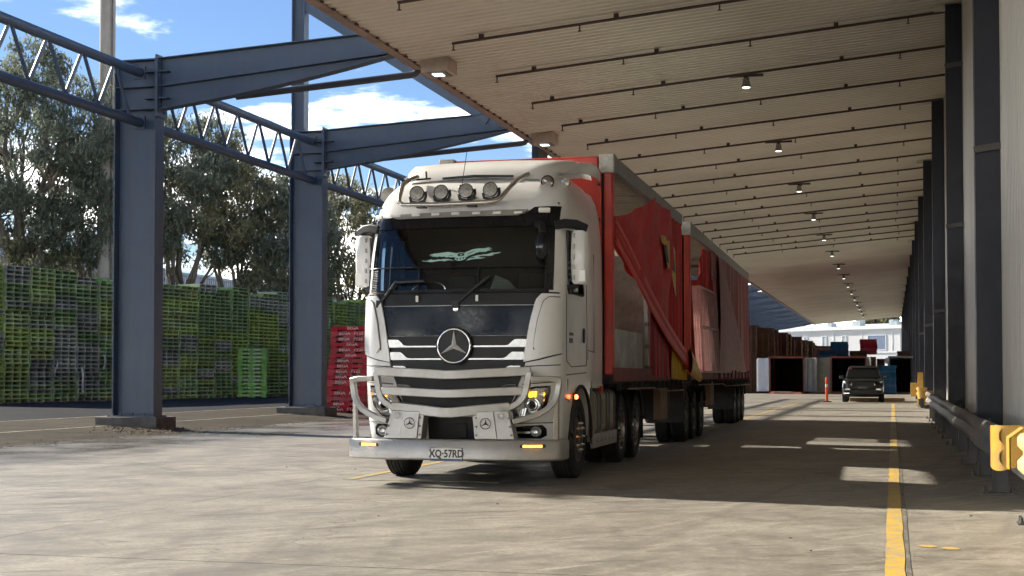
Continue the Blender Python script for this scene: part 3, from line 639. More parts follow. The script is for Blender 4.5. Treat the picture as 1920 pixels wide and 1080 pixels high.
for i in range(-2, nst_):
    s = (i + .5) * 1.275 + .25
    rows = tops.get(i, 30 + (i * 7) % 3 - 1)
    base = ['pallet_green', 'pallet_green', 'pallet_mid', 'pallet_grey', 'pallet_green', 'pallet_mid', 'pallet_mid', 'pallet_green', 'pallet_green', 'pallet_mid', 'pallet_mid', 'pallet_green'][i % 12]
    run = base
    for r in range(rows):
        if random.random() < .28: run = random.choice([base, base, 'pallet_mid', 'pallet_green', 'pallet_mid', 'pallet_grey'])
        m = run if r > 3 else random.choice(['pallet_mid', run])
        d = -.5 * PLH * 0 + lean[i + 3] * (r / 12 - 1) + random.uniform(-.035, .035)
        p = P0 + WD * (s + random.uniform(-.03, .03)); nrm = Vector((WD.y, -WD.x, 0)); p = p + nrm * d
        ang = WA + math.pi + random.uniform(-.012, .012)   # pallet local +x goes into the wall
        z = P0.z + r * PLH
        if 0 <= i <= 9 and n_ind < 250 and i != 6:
            o = inst(op_me[m], 'pallet', None, (p.x, p.y, z), (0, 0, ang)); tag(o, {'pallet_green': 'bright green', 'pallet_mid': 'dark green', 'pallet_grey': 'faded grey green'}[m] + ' pallet, ' + ORD[rows - 1 - r] + ' from the top of the ' + ORD[i] + ' stack from the left', 'pallet', 'open green pallets of the pallet wall'); n_ind += 1
        else:
            ca, sa = math.cos(ang), math.sin(ang); w = tv.copy(); w[:, 0], w[:, 1] = tv[:, 0] * ca - tv[:, 1] * sa + p.x, tv[:, 0] * sa + tv[:, 1] * ca + p.y; w[:, 2] += z
            rest[m].add(w.tolist(), tmpl.f)
for m, lab in (('pallet_green', 'remaining bright green pallets farther along the pallet wall'), ('pallet_mid', 'remaining dark green pallets farther along the pallet wall'), ('pallet_grey', 'remaining faded pallets farther along the pallet wall')):
    tag(rest[m].build('pallet_wall', m), lab, 'pallets', kind='stuff')
# second row behind keeps daylight out of the openings
bk = MB()
for i in range(-2, nst_):
    s = (i + .5) * 1.275 + .25; c = P0 + WD * s + Vector((-WD.y, WD.x, 0)) * 1.85
    bk.obox((c.x, c.y, P0.z + 2.25), (1.15, 1.25, 4.5), (0, 0, WA))
tag(bk.build('pallet_wall', 'pallet_mid'), 'back rows of the long green pallet wall', 'pallets', kind='stuff')
# solid sided pallets: pale stack in front of the wall, one on top, red stack
sol = {m: solid_pallet_mb().mesh('pallet', [m]) for m in ('pallet_pale', 'pallet_red')}
c = P0 + WD * 15.05 + Vector((WD.y, -WD.x, 0)) * .55
stm = MB().box(-.003, .002, -.36, -.05, -.018, .018).box(-.003, .002, .12, .2, -.018, .018).box(-.003, .002, .27, .33, -.018, .018).mesh('stencil_mark', ['stencil'])
def pale(p, ang, lab, grp='pale green solid sided pallets'):
    t = thing('pallet', lab, 'pallet', p, ang, grp); inst(sol['pallet_pale'], 'body', t); inst(stm, 'stencil_mark', t, (.009, 0, .105)); return t
for r in range(13):
    pale((c.x + random.uniform(-.02, .02), c.y + random.uniform(-.02, .02), P0.z + r * .172), R(112), 'pale green solid pallet, ' + ORD[12 - r] + ' from the top of the stack before the green wall')
q = P0 + WD * 5.9
pale((q.x, q.y, P0.z + 29 * PLH), WA + math.pi, 'pale green solid sided pallet lying on top of the green wall')
# red stack by the second column
text_cfg = [('BEGA', None), ('BEGA', 'FY25'), ('BEGA', 'FY25'), ('BEGA', None), ('BEGA', 'FY25'), ('BEGA', None), ('BEGA', '11/10f'), ('BEGA', '11/10f'), ('BEGA', 'FY25'), ('BEGA', 'FY25'), ('BEGA', '10/10f'), (None, None), ('BEGA', 'FY25'), ('BEGAf', '10/10f'), ('BEGA', '10/10f'), ('BEGA', 'FY25')]
for r in range(16):
    a, b = text_cfg[15 - r]
    p = (-17.28 + .020 * r + random.uniform(-.012, .012) - (.04 if r > 12 else 0), 43.2 + random.uniform(-.015, .015), .07 + r * .176)
    t = thing('pallet', 'red pallet, ' + ORD[15 - r] + ' from the top of the stack behind the second blue column', 'pallet', p, R(90) + random.uniform(-.02, .02) + R(12), 'red pallets stacked behind the column')
    inst(sol['pallet_red'], 'body', t)
    for s, yy in ((a, .18 if b else -.05), (b, -.28)):
        if not s: continue
        fd = s.endswith('f'); s = s.rstrip('f')
        o = inst(text_mesh(s, .15, 'stencil_faded' if fd else 'stencil', .0015, bold=.004), 'lettering', t, (.009, yy, .118)); o.rotation_euler = (R(90), 0, R(-90))
tag(MB().obox((-17.25, 43.75, .03), (1.3, 1.0, .08)).build('bearer', 'pallet_brown'), 'low timber bearer under the red pallet stack', 'timber')
# torn plastic wrap hanging on the wall
for s, z, h, w in ((4.35, .3, 1.05, .14), (5.55, 1.25, .6, .16), (6.6, 1.15, .35, .10), (6.75, 3.0, .4, .1), (2.9, .95, .6, .06), (10.5, .5, .35, .12), (22.6, 3.4, .5, .06)):
    p = P0 + WD * s + Vector((WD.y, -WD.x, 0)) * .03; b = MB(); rows = []
    for k in range(8):
        f = k / 7; ww = w * (.25 + .75 * f) * random.uniform(.7, 1.1); sx = .08 * math.sin(f * 3 + s)
        a_ = p + WD * (sx - ww / 2); b_ = p + WD * (sx + ww / 2); o = Vector((WD.y, -WD.x, 0)) * (.03 + .04 * math.sin(f * 5))
        rows.append([(a_ + o + Vector((0, 0, z + h * (1 - f)))), ((a_ + b_) / 2 + o * 2 + Vector((0, 0, z + h * (1 - f)))), (b_ + o + Vector((0, 0, z + h * (1 - f))))])
    tag(b.grid(rows).build('plastic_wrap', 'plastic_film', smooth=60), 'torn scrap of white plastic wrap hanging on the green pallet wall', 'plastic', 'scraps of plastic wrap')
# litter: bark and leaves under the wall and around the plinth
lt = MB()
for _ in range(2600):
    s = random.uniform(-2, 31); d = abs(random.gauss(0, .28)) + .02; p = P0 + WD * s + Vector((WD.y, -WD.x, 0)) * d
    a = random.random() * 6.28; k = random.uniform(.03, .09)
    lt.obox((p.x, p.y, .28 + random.random() * .03), (k, k * .5, .012), (random.uniform(-.5, .5), random.uniform(-.5, .5), a))
for _ in range(200):
    x = -16.35 + random.gauss(0, .55) - .2; y = 28.9 + random.gauss(0, .7) + (-.9 * (x + 16.3)) * .3; a = random.random() * 6.28; k = random.uniform(.02, .06)
    lt.obox((x, y, max(0, zs(x)) + .012), (k, k * .6, .012), (random.uniform(-.4, .4), random.uniform(-.4, .4), a))
for _ in range(260):
    x = -15.5 + random.gauss(0, .35); y = random.uniform(22, 45); k = random.uniform(.015, .05)
    lt.obox((x, y, max(0, zs(x)) + .01), (k, k * .6, .01), (0, 0, random.random() * 6.28))
for _ in range(70):
    k = random.uniform(.012, .035); lt.obox((random.uniform(-9, 1.2), random.uniform(9, 60), .008), (k, k * .5, .008), (0, 0, random.random() * 6.28))
tag(lt.build('leaf_litter', 'litter'), 'dry leaf and bark litter along the pallet wall and plinth', 'litter', kind='stuff')

# ------------------------------------------------------------------ far yard: brown pallets, containers, pallet stacks on them
n_b = 0; brest = MB(); bt = open_pallet_mb(); btv = np.array(bt.v)
def brown_stack(x, y, rows, ind, h=.161, mats='pallet_brown'):
    global n_b
    dx = 0
    for r in range(rows):
        dx += random.uniform(-.02, .02); px, py, a = x + dx, y + random.uniform(-.03, .03), R(90) + random.uniform(-.03, .03)
        if ind: tag(inst(op_me[mats], 'pallet', None, (px, py, r * h), (0, 0, a)), 'dark brown timber pallet in the tall stack left of the open container', 'pallet', 'dark brown pallets by the container'); n_b += 1
        else:
            ca, sa = math.cos(a), math.sin(a); w = btv.copy(); w[:, 0], w[:, 1] = btv[:, 0] * ca - btv[:, 1] * sa + px, btv[:, 0] * sa + btv[:, 1] * ca + py; w[:, 2] += r * h; brest.add(w.tolist(), bt.f)
brown_stack(-9.95, 101.2, 30, False); brown_stack(-8.75, 102.6, 29, False)
for k in range(18): brown_stack(-9.9 + .02 * k + random.uniform(-.2, .2), 105 + k * 4.1, 29 + random.randint(-1, 1), False); brown_stack(-8.6 + .02 * k + random.uniform(-.15, .15), 106.5 + k * 4.1, 29 + random.randint(-2, 0), False)
tag(brest.build('pallet_rows', 'pallet_brown'), 'receding rows of tall brown pallet stacks behind the containers', 'pallets', kind='stuff')
def corr(b, pts_fn, n, L, depth, axis):   # corrugated container side
    pass
def container(x0, y, label, mat, doors, lit_left=None, w=2.44, L=12.0, h=2.59):
    t = thing('shipping_container', label, 'container', (x0, y, 0))
    f = MB()
    for x in (.0, w - .12): f.box(x, x + .12, 0, .12, .12, h)
    f.box(.12, w - .12, 0, .12, h - .14, h); f.box(0, w, 0, .14, 0, .14); f.build('door_frame', mat, t)
    for nm, x, sg in (('side_wall', 0.0, 1), ('side_wall', w, -1)):
        pr_ = []; yy = .13
        while yy < L - .3:
            for d, e in ((0, 0), (.07, 0), (.11, .036), (.18, .036)): pr_.append((yy + d, e))
            yy += .278
        o = MB().grid([[(x + sg * e, q_, .12), (x + sg * e, q_, h - .05)] for q_, e in pr_]).build(nm, lit_left if (lit_left and sg == 1) else mat, t)
    pr_ = []; yy = .13
    while yy < L - .3:
        for d, e in ((0, 0), (.07, 0), (.11, -.03), (.18, -.03)): pr_.append((yy + d, e))
        yy += .278
    MB().grid([[(0.02, q_, h - .01 + e), (w - .02, q_, h - .01 + e)] for q_, e in pr_]).build('roof', mat, t)
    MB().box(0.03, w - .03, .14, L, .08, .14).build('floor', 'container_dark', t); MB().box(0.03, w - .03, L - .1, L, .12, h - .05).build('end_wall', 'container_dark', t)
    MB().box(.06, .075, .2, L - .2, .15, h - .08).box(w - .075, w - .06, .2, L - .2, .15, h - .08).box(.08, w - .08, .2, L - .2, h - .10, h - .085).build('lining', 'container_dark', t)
    for cx in (.09, w - .09): MB().box(cx - .09, cx + .09, -.012, .17, h - .12, h + .006).build('corner_casting', mat, t, bev=.01)
    for side, ang, dm in doors:
        d = MB(); dw = w / 2 - .03
        d.box(0, dw, -.02, .02, .16, h - .15)
        for zz in (.20, .62, 1.02, 1.42, 1.95, h - .22): d.box(.06, dw - .06, -.05, -.018, zz, zz + .11)
        for xx in (.02, dw - .06): d.box(xx, xx + .05, -.045, -.018, .16, h - .15)
        dd = d.build('door', dm, t); dd.location = (0.0 if side == 'l' else w, -.02, 0); dd.rotation_euler = (0, 0, ang)
        lk = MB()
        for xx in (.35, .85): lk.tube([(xx, -.07, .2), (xx, -.07, h - .2)], .018, 6)
        lk.build('lock_rod', 'galv', dd)
    return t
container(-8.30, 99.6, 'open rust red container with its white door swung wide to the left', 'container_rust', (('l', R(138), 'container_white'), ('r', R(-42), 'container_grey')))
container(-4.15, 99.6, 'open container with a grey door, half hidden behind the dark car', 'container_rust', (('l', R(178), 'container_grey'), ('r', R(-75), 'container_grey')))
container(-.30, 100.5, 'open container with pale left side beside the navy columns', 'container_grey', (('r', R(-12), 'container_grey'), ('l', R(100), 'container_white')))
for x0, y, lab in ((-5.2, 113.5, 'rust red container lying crosswise behind the others'),):
    t = container(x0, y, lab, 'container_rust', (), L=6)
CH = 2.6
def stack(x, y, z, n, mat, lab, grp, rot=R(90)):
    for r in range(n):
        tag(inst(op_me[mat], 'pallet', None, (x + random.uniform(-.03, .03), y + random.uniform(-.02, .02), z + r * PLH), (0, 0, rot + random.uniform(-.03, .03))), lab + ', ' + ORD[n - 1 - r] + ' from its top', 'pallet', grp)
stack(-4.55, 104.5, CH, 3, 'pallet_blue', 'blue pallet in the low stack on the container roof', 'blue pallets on the containers')
stack(-3.75, 106.0, CH, 7, 'pallet_blue', 'blue pallet in the taller blue stack on the container roof', 'blue pallets on the containers')
stack(-5.3, 114.5, CH + .02, 6, 'pallet_orange', 'orange brown pallet in the stack behind the blue pallets', 'orange brown pallets')
stack(-2.45, 107.5, CH, 3, 'pallet_olive', 'olive pallet in the low stack between blue and red', 'olive pallets')
stack(-1.75, 109.5, CH + .25, 7, 'pallet_red', 'red pallet in the stack above the dark car', 'red pallets on the containers')
stack(.95, 109.5, CH, 3, 'pallet_brown', 'brown pallet in the small stack on the right container', 'brown pallets on the right container')
stack(-.42, 98.2, .0, 12, 'pallet_blue', 'blue pallet in the stack right behind the dark car', 'blue pallets behind the car')
for k, (x, y, n) in enumerate(((-3.2, 116, 16), (-1.9, 116, 17), (-.6, 115.5, 16), (.8, 115, 16))):
    b = MB()
    for r in range(n): w = btv.copy(); w2 = w.copy(); w2[:, 0] = -w[:, 1] + x; w2[:, 1] = w[:, 0] + y; w2[:, 2] = w[:, 2] + r * PLH; b.add(w2.tolist(), bt.f)
    tag(b.build('pallet_stack', 'pallet_orange' if k % 2 else 'pallet_brown'), ('brown', 'orange brown')[k % 2] + ' pallet stack behind the containers, ' + ('first from the left', 'second from the left', 'third from the left', 'nearest the navy columns')[k], 'pallets')
t = thing('ramp_plate', 'red and white ramp plate on the ground before the open container', 'ramp', (-7.1, 98.2, 0))
MB().hexa([(-1.1, -.7, 0), (1.15, -.7, 0), (1.15, .7, 0), (-1.1, .7, 0), (-1.0, -.1, .10), (1.1, -.1, .10), (1.1, .7, .16), (-1.0, .7, .16)]).build('plate', 'container_rust', t); MB().obox((-.1, -.2, .13), (1.3, .3, .05)).build('load_strap', 'reflector', t)

# ------------------------------------------------------------------ white building beyond the canopy
wb = thing('white_building', 'long white warehouse with dark blue windows at the far end of the lane', 'building', (6.0, 246.0, 0), R(-37))
# local -x runs left along the facade, local -y faces the lane
MB().box(-70, 30, 0, 40, -.5, 9.2).build('wall', 'building_white', wb)
MB().hexa([(-70.4, -.5, 9.2), (30.4, -.5, 9.2), (30.4, 41, 9.2), (-70.4, 41, 9.2), (-70.4, -.5, 9.75), (30.4, -.5, 9.75), (30.4, 20, 11.0), (-70.4, 20, 11.0)]).build('roof', 'building_trim', wb)
MB().box(-70, 30, -.18, -.003, 5.1, 5.35).build('ledge', 'building_trim', wb)
for x0, x1, m, z0, z1 in ((-12.6, -8.9, 'building_window', 5.7, 8.1), (-4.4, -.6, 'building_window', 5.7, 8.1), (-22.6, -21.8, 'building_slot', 5.6, 8.1), (-18.2, -17.4, 'building_slot', 5.6, 8.1), (-26.8, -26.2, 'building_slot', 5.6, 8.1), (3, 7, 'building_window', 5.7, 8.1)):
    w = MB().box(x0, x1, -.05, -.004, z0, z1).build('window', m, wb)
    MB().box(x0 - .1, x1 + .1, -.12, -.003, z1, z1 + .12).box(x0 - .1, x1 + .1, -.14, -.003, z0 - .12, z0).box(x0 - .12, x0, -.12, -.003, z0, z1).box(x1, x1 + .12, -.12, -.003, z0, z1).build('window_frame', 'building_trim', w)
for x in (-20.2, -14.0, -7.6, -6.0, .8): MB().box(x, x + .12, -.08, -.003, 5.36, 9.2).build('panel_joint', 'building_trim', wb)
MB().box(-15.0, -12.6, -.10, -.004, 3.8, 4.5).build('sign_board', 'reflector', wb)
MB().box(-60, 25, -1.6, -.2, .6, 1.6).build('loading_dock', 'building_slot', wb)
for x, h in ((-18.5, .7), (-17.6, 1.0), (-10.5, .8), (-9.7, .5), (-24, .6)): MB().box(x, x + .9, 3, 4.4, 9.9, 10.1 + h).build('roof_vent', 'building_slot', wb)

# ------------------------------------------------------------------ factory and pole behind the trees on the left
fc = thing('factory_building', 'pale blue grey ribbed factory behind the trees on the left', 'building', (-64, 40, 0), 0)
pr = []; y = -20.0
while y < 120:
    for dy, dx in ((0, 0), (.2, 0), (.24, .06), (.42, .06)): pr.append((y + dy, dx))
    y += .46
MB().grid([[(dx, yy, 0), (dx, yy, 10.6)] for yy, dx in pr]).build('wall', 'factory_blue', fc)
MB().box(-12, -.02, -20, 120, 0, 10.5).build('wall_core', 'factory_blue', fc); MB().box(-12.3, .18, -20.2, 120.2, 10.6, 10.85).build('roof_edge', 'factory_blue', fc)
po = thing('power_pole', 'tall pale concrete pole with a thin conduit behind the nearest column', 'pole', (-41.2, 68.5, .2))
MB().lathe([(.47, 0), (.44, 8), (.425, 15.9), (.41, 29)], (0, 0, 0), 'z', 20).build('shaft', 'pole_concrete', po, smooth=60)
MB().lathe([(.445, 15.8), (.445, 16.0)], (0, 0, 0), 'z', 20).build('collar', 'pole_concrete', po, smooth=60)
MB().tube([(.44, -.24, 0), (.44, -.24, 29)], .045, 8).build('conduit', 'galv_dark', po, smooth=60)

# ------------------------------------------------------------------ trees
def tree(name, label, base, blobs, trunk_r, leaf='leaf_dark', dens=1.0, group='eucalypts behind the pallet wall', lean=(0, 0), fork=.35, leaf_s=1.0):
    """blobs: (dx, dy, z, rx, rz) foliage masses; each is fed by its own limb"""
    t = thing(name, label, 'tree', base, 0, group)
    zmax = max(b[2] + b[4] for b in blobs); fz = zmax * fork
    bk_ = MB(); fork_p = Vector((lean[0] * .4, lean[1] * .4, fz))
    def limb(a, b, r0, r1, seg=7, wob=.25):
        a, b = Vector(a), Vector(b); P = []; L = (b - a).length
        o1 = Vector((random.uniform(-1, 1), random.uniform(-1, 1), random.uniform(-.3, .6))) * wob * L * .25
        for k in range(seg + 1):
            f = k / seg; P.append(a.lerp(b, f) + o1 * math.sin(f * math.pi) + Vector((random.uniform(-1, 1), random.uniform(-1, 1), 0)) * .02 * L * (1 if 0 < k < seg else 0))
        n = 7; rows = []
        for k, p in enumerate(P):
            r = r0 + (r1 - r0) * k / seg; tdir = (P[min(k + 1, seg)] - P[max(k - 1, 0)]).normalized(); sx = tdir.orthogonal().normalized(); sy = tdir.cross(sx)
            rows.append([p + sx * r * math.cos(6.2832 * j / n) + sy * r * math.sin(6.2832 * j / n) for j in range(n)])
        bk_.grid(rows, wrap=True); return P
    limb((0, 0, -.1), fork_p, trunk_r, trunk_r * .8, 6, .12)
    cl = []
    for dx, dy, z, rx, rz in blobs:
        c = Vector((dx, dy, z)); P = limb(fork_p, c, trunk_r * .5, trunk_r * .13, 8, .35)
        for _ in range(6):
            f = random.randint(4, 8); d = Vector((random.gauss(0, 1), random.gauss(0, 1), random.gauss(.2, .8))).normalized()
            e = c + Vector((d.x * rx, d.y * rx, d.z * rz)) * random.uniform(.6, .95); limb(P[f], e, trunk_r * .16, .02, 5, .5)
        vol = rx * rx * rz
        for _ in range(int(11 * dens * vol ** .72) + 7):
            d = Vector((random.gauss(0, 1), random.gauss(0, 1), random.gauss(0, 1))).normalized() * random.uniform(.35, 1.0) ** .5
            cl.append((dx + d.x * rx, dy + d.y * rx, z + d.z * rz, random.uniform(.40, .80)))
    bk_.build('trunk', 'bark', t, smooth=60)
    cl = np.array(cl); nper = 92; nL = len(cl) * nper
    cen = np.repeat(cl, nper, axis=0)
    off = rng.normal(0, 1, (nL, 3)) * np.array([.50, .50, .40]); ctr = cen[:, :3] + off * cen[:, 3:4]
    # drooping narrow leaves
    ax = rng.normal(0, .55, (nL, 3)); ax[:, 2] -= .75; ax /= np.linalg.norm(ax, axis=1)[:, None]
    wd = np.cross(ax, rng.normal(0, 1, (nL, 3))); wd /= np.linalg.norm(wd, axis=1)[:, None]
    ln = rng.uniform(.10, .20, (nL, 1)) * leaf_s; ww = rng.uniform(.028, .05, (nL, 1)) * leaf_s
    V = np.empty((nL, 4, 3)); V[:, 0] = ctr - ax * ln; V[:, 1] = ctr + wd * ww; V[:, 2] = ctr + ax * ln; V[:, 3] = ctr - wd * ww
    me = bpy.data.meshes.new('crown'); me.vertices.add(nL * 4); me.vertices.foreach_set('co', V.ravel()); me.loops.add(nL * 4); me.polygons.add(nL)
    me.loops.foreach_set('vertex_index', np.arange(nL * 4, dtype=np.int32)); me.polygons.foreach_set('loop_start', np.arange(0, nL * 4, 4, dtype=np.int32)); me.polygons.foreach_set('loop_total', np.full(nL, 4, dtype=np.int32))
    me.update(); me.materials.append(M[leaf]); inst(me, 'crown', t); return t
def blobset(n, cx, z0, z1, rad, r0, r1, flat=.8):
    out = []
    for k in range(n):
        f = (k + .5) / n; a = k * 2.4 + random.uniform(-.4, .4); q = rad * math.sin(math.pi * (.18 + .74 * f)); r = random.uniform(r0, r1)
        out.append((cx + q * math.cos(a), q * math.sin(a) * .8, z0 + (z1 - z0) * f, r, r * flat))
    return out
TR = [  # label, base, blobs, trunk radius, leaf, density, fork
    ('tallest grey green eucalypt with a forked pale trunk at the left edge', (-39.2, 57.7, 0), blobset(11, .3, 7.6, 15.6, 3.3, 1.3, 2.1) + [(-2.8, 0, 9.5, 1.9, 1.4), (3.4, .5, 11.2, 1.7, 1.3), (3.6, 0, 8.6, 1.5, 1.2)], .36, 'leaf_dark', 1.0, .36),
    ('dark bushy eucalypt around the concrete pole, left of the nearest column', (-36.2, 59.6, 0), blobset(9, .2, 5.2, 12.0, 2.5, 1.1, 1.7), .22, 'leaf_dark', 1.05, .28),
    ('low olive shrubby tree under the tall eucalypt', (-37.4, 57.0, 0), blobset(5, 0, 3.6, 7.0, 1.6, .9, 1.3), .12, 'leaf_olive', .9, .3),
    ('broad eucalypt with open lower branches right of the nearest column', (-32.8, 61.3, 0), blobset(10, .2, 6.6, 12.9, 2.6, 1.1, 1.7), .24, 'leaf_dark', 1.05, .30),
    ('olive topped eucalypt in the middle of the tree row', (-30.6, 62.3, 0), blobset(8, 0, 6.2, 11.6, 2.2, 1.0, 1.6), .2, 'leaf_olive', 1.0, .3),
    ('round dark eucalypt just left of the second column', (-28.5, 63.2, 0), blobset(8, .2, 5.4, 10.0, 2.0, 1.0, 1.5), .18, 'leaf_dark', 1.05, .32),
    ('yellowish low wattle beside the second column', (-27.4, 61.0, 0), blobset(5, 0, 2.6, 5.4, 1.6, .9, 1.3), .1, 'leaf_olive', 1.0, .3),
    ('olive eucalypt between the second column and the truck', (-26.7, 67.2, 0), blobset(8, 0, 5.0, 10.3, 2.1, 1.0, 1.5), .18, 'leaf_olive', 1.05, .3),
    ('dark eucalypt behind the truck cab at the end of the row', (-24.6, 70.2, 0), blobset(7, 0, 3.4, 9.0, 2.0, 1.0, 1.5), .16, 'leaf_dark', 1.0, .3)]
TS = 1.17
for lab, base, blobs, r, lf, dn, fk in TR: tree('eucalypt_tree', lab, (base[0] * TS, base[1] * TS, .2), [tuple(q * TS for q in bl) for bl in blobs], r * TS, lf, dn * .52, fork=fk, leaf_s=1.12)
_trees = [o for o in col.objects if o.name.startswith('eucalypt_tree')]
for k, (x, y) in enumerate(((-40, 13), (-42, 2), (-40, -9), (-43, -20))):      # the row goes on to the left of the picture
    c_ = copy_tree(_trees[(0, 3, 1, 0)[k]]); c_.location = (x, y, .2); c_.rotation_euler = (0, 0, 1.3 + k)
    c_['label'] = 'eucalypt continuing the tree row to the left, ' + ('nearest the pallet wall', 'second past the pallet wall', 'third past the pallet wall', 'last of the row')[k]
tree('far_tree', 'round far tree showing above the white building roof', (-2.2, 292, 0), blobset(7, 0, 6, 13.2, 3.4, 1.5, 2.2), .3, 'leaf_olive', .5, 'trees beyond the white building', leaf_s=3.0)
tree('far_tree', 'small far tree above the left end of the white building', (-19.5, 290, 0), blobset(5, 0, 6, 11.8, 2.4, 1.3, 1.8), .25, 'leaf_dark', .5, 'trees beyond the white building', leaf_s=3.0)

# ------------------------------------------------------------------ orange bollard
t = thing('flexible_bollard', 'orange flexible bollard with a grey band beside the dark car', 'bollard', (-3.06, 69.5, 0))
MB().lathe([(.0, .0), (.24, .0), (.24, .035), (.10, .06), (0, .06)], (0, 0, 0), 'z', 18).build('base', 'car_trim', t, smooth=40)
MB().lathe([(.07, .05), (.066, .85), (.06, 1.10), (.05, 1.17), (0, 1.19)], (0, 0, 0), 'z', 16).build('post', 'bollard_orange', t, smooth=50)
MB().lathe([(.0685, .72), (.0675, .86)], (0, 0, 0), 'z', 16).build('reflective_band', 'reflector', t, smooth=50)
tag(MB().box(-2.05, .55, 71.8, 72.05, 0, .17).build('timber_beam', 'timber', bev=.01), 'long brown timber beam on the ground beneath the dark car', 'timber')

# ------------------------------------------------------------------ wheels (shared meshes; axis along x, outer face at +x)
def tyre_mesh(r, w, nm='tyre', n=44):
    h = w / 2
    P = [(r * .60, -h * .85), (r * .66, -h * .98), (r * .80, -h), (r * .93, -h * .95), (r * .985, -h * .82)]
    for g in (-.62, -.30, .0, .30, .62):    # tread grooves
        P += [(r, (g - .10) * h), (r * .975, (g - .06) * h), (r * .975, (g + .06) * h), (r, (g + .10) * h)]
    P += [(r * .985, h * .82), (r * .93, h * .95), (r * .80, h), (r * .66, h * .98), (r * .60, h * .85)]
    return MB().lathe(P, (0, 0, 0), 'x', n).mesh(nm, ['rubber'], 38)
def rim_mesh(r, w, deep, mat='rim', nuts=10):
    h = w / 2; b = MB()
    b.lathe([(r * .615, h * .80), (r * .60, h * .92), (r * .57, h * .90), (r * .54, h * .45), (r * .50, h - deep), (r * .36, h - deep * .55), (r * .30, h - deep * .45), (r * .24, h - deep * .45), (r * .20, h - deep * .1), (r * .12, h - deep * .02), (0, h)], (0, 0, 0), 'x', 36)
    b.lathe([(r * .615, -h * .8), (r * .5, -h * .6), (0, -h * .55)], (0, 0, 0), 'x', 24)
    return b.mesh('rim', [mat], 40)
def nut_mesh(r, w, deep, mat='chrome', nuts=10):
    b = MB(); h = w / 2
    for i in range(nuts):
        a = 2 * math.pi * i / nuts
        b.lathe([(.0, .05), (.012, .05), (.02, .03), (.024, 0)], (h - deep * .52, r * .335 * math.cos(a), r * .335 * math.sin(a)), 'x', 6)
    for i in range(nuts):     # hand holes, dark
        pass
    return b.mesh('wheel_nut', [mat], 40)
TYR = tyre_mesh(.52, .30); TYRD = tyre_mesh(.51, .26)
RIMF = rim_mesh(.52, .30, .05, 'rim_dark'); NUTF = nut_mesh(.52, .30, .02, 'chrome'); RIMR = rim_mesh(.51, .26, .19, 'rim'); NUTR = nut_mesh(.51, .26, .16, 'rim_dark'); RIMT = rim_mesh(.51, .26, .17, 'rim_dark')
def wheel(t, x, y, side, kind):
    w = bpy.data.objects.new('wheel', None); col.objects.link(w); w.parent = t; w.location = (x, y, .52 if kind == 'front' else .51); w.rotation_euler = (0, 0, 0 if side > 0 else math.pi); w.empty_display_size = .1
    if kind == 'front': inst(TYR, 'tyre', w); inst(RIMF, 'rim', w); inst(NUTF, 'wheel_nut', w)
    else:
        inst(TYRD, 'tyre', w); inst(TYRD, 'tyre', w, (-.31, 0, 0)); inst(RIMR if kind == 'drive' else RIMT, 'rim', w); inst(NUTR, 'wheel_nut', w)
    return w

# ------------------------------------------------------------------ dark car
car = thing('parked_car', 'dark grey off-road car facing the camera at the far end of the lane', 'car', (-1.37, 69.2, 0), R(.4))
def csec(y, w, zb, zt, crown=.03):
    half = [(0, zb), (w * .80, zb), (w * .93, zb + .07), (w, zb + .26), (w, (zb + zt) / 2 + .08), (w * .985, zt - .14), (w * .93, zt - .04), (w * .78, zt), (w * .4, zt + crown * .8), (0, zt + crown)]
    return [(x, y, z) for x, z in half] + [(-x, y, z) for x, z in reversed(half[1:-1])]
secs = [csec(0.02, .60, .42, .86, .0), csec(.04, .80, .34, .97), csec(.14, .90, .27, 1.03), csec(.40, .955, .25, 1.07), csec(.9, .97, .27, 1.12), csec(1.45, .97, .27, 1.17), csec(2.6, .965, .27, 1.17), csec(4.1, .955, .3, 1.15), csec(4.65, .90, .36, 1.12), csec(4.8, .80, .45, 1.05)]
b = MB().grid(secs, wrap=True); n = len(secs[0]); b.f += [tuple(range(n)), tuple(range((len(secs) - 1) * n, len(secs) * n))]; b.mi += [0, 0]
b.build('body', 'car_paint', car, smooth=35)
gh = MB().grid([[(-.84, 1.25, 1.14), (.84, 1.25, 1.14), (.86, 4.5, 1.13), (-.86, 4.5, 1.13)], [(-.72, 1.95, 1.63), (.72, 1.95, 1.63), (.73, 4.3, 1.62), (-.73, 4.3, 1.62)], [(-.64, 2.2, 1.74), (.64, 2.2, 1.74), (.66, 4.15, 1.73), (-.66, 4.15, 1.73)]], wrap=True)
gh.f.append((8, 9, 10, 11)); gh.mi.append(0); gh.build('cabin', 'car_paint', car, bev=.10, segs=4)
MB().add([(-.76, 1.295, 1.19), (.76, 1.295, 1.19), (.655, 1.90, 1.62), (-.655, 1.90, 1.62)], [(0, 1, 2, 3)]).build('windscreen', 'gloss_black', car)
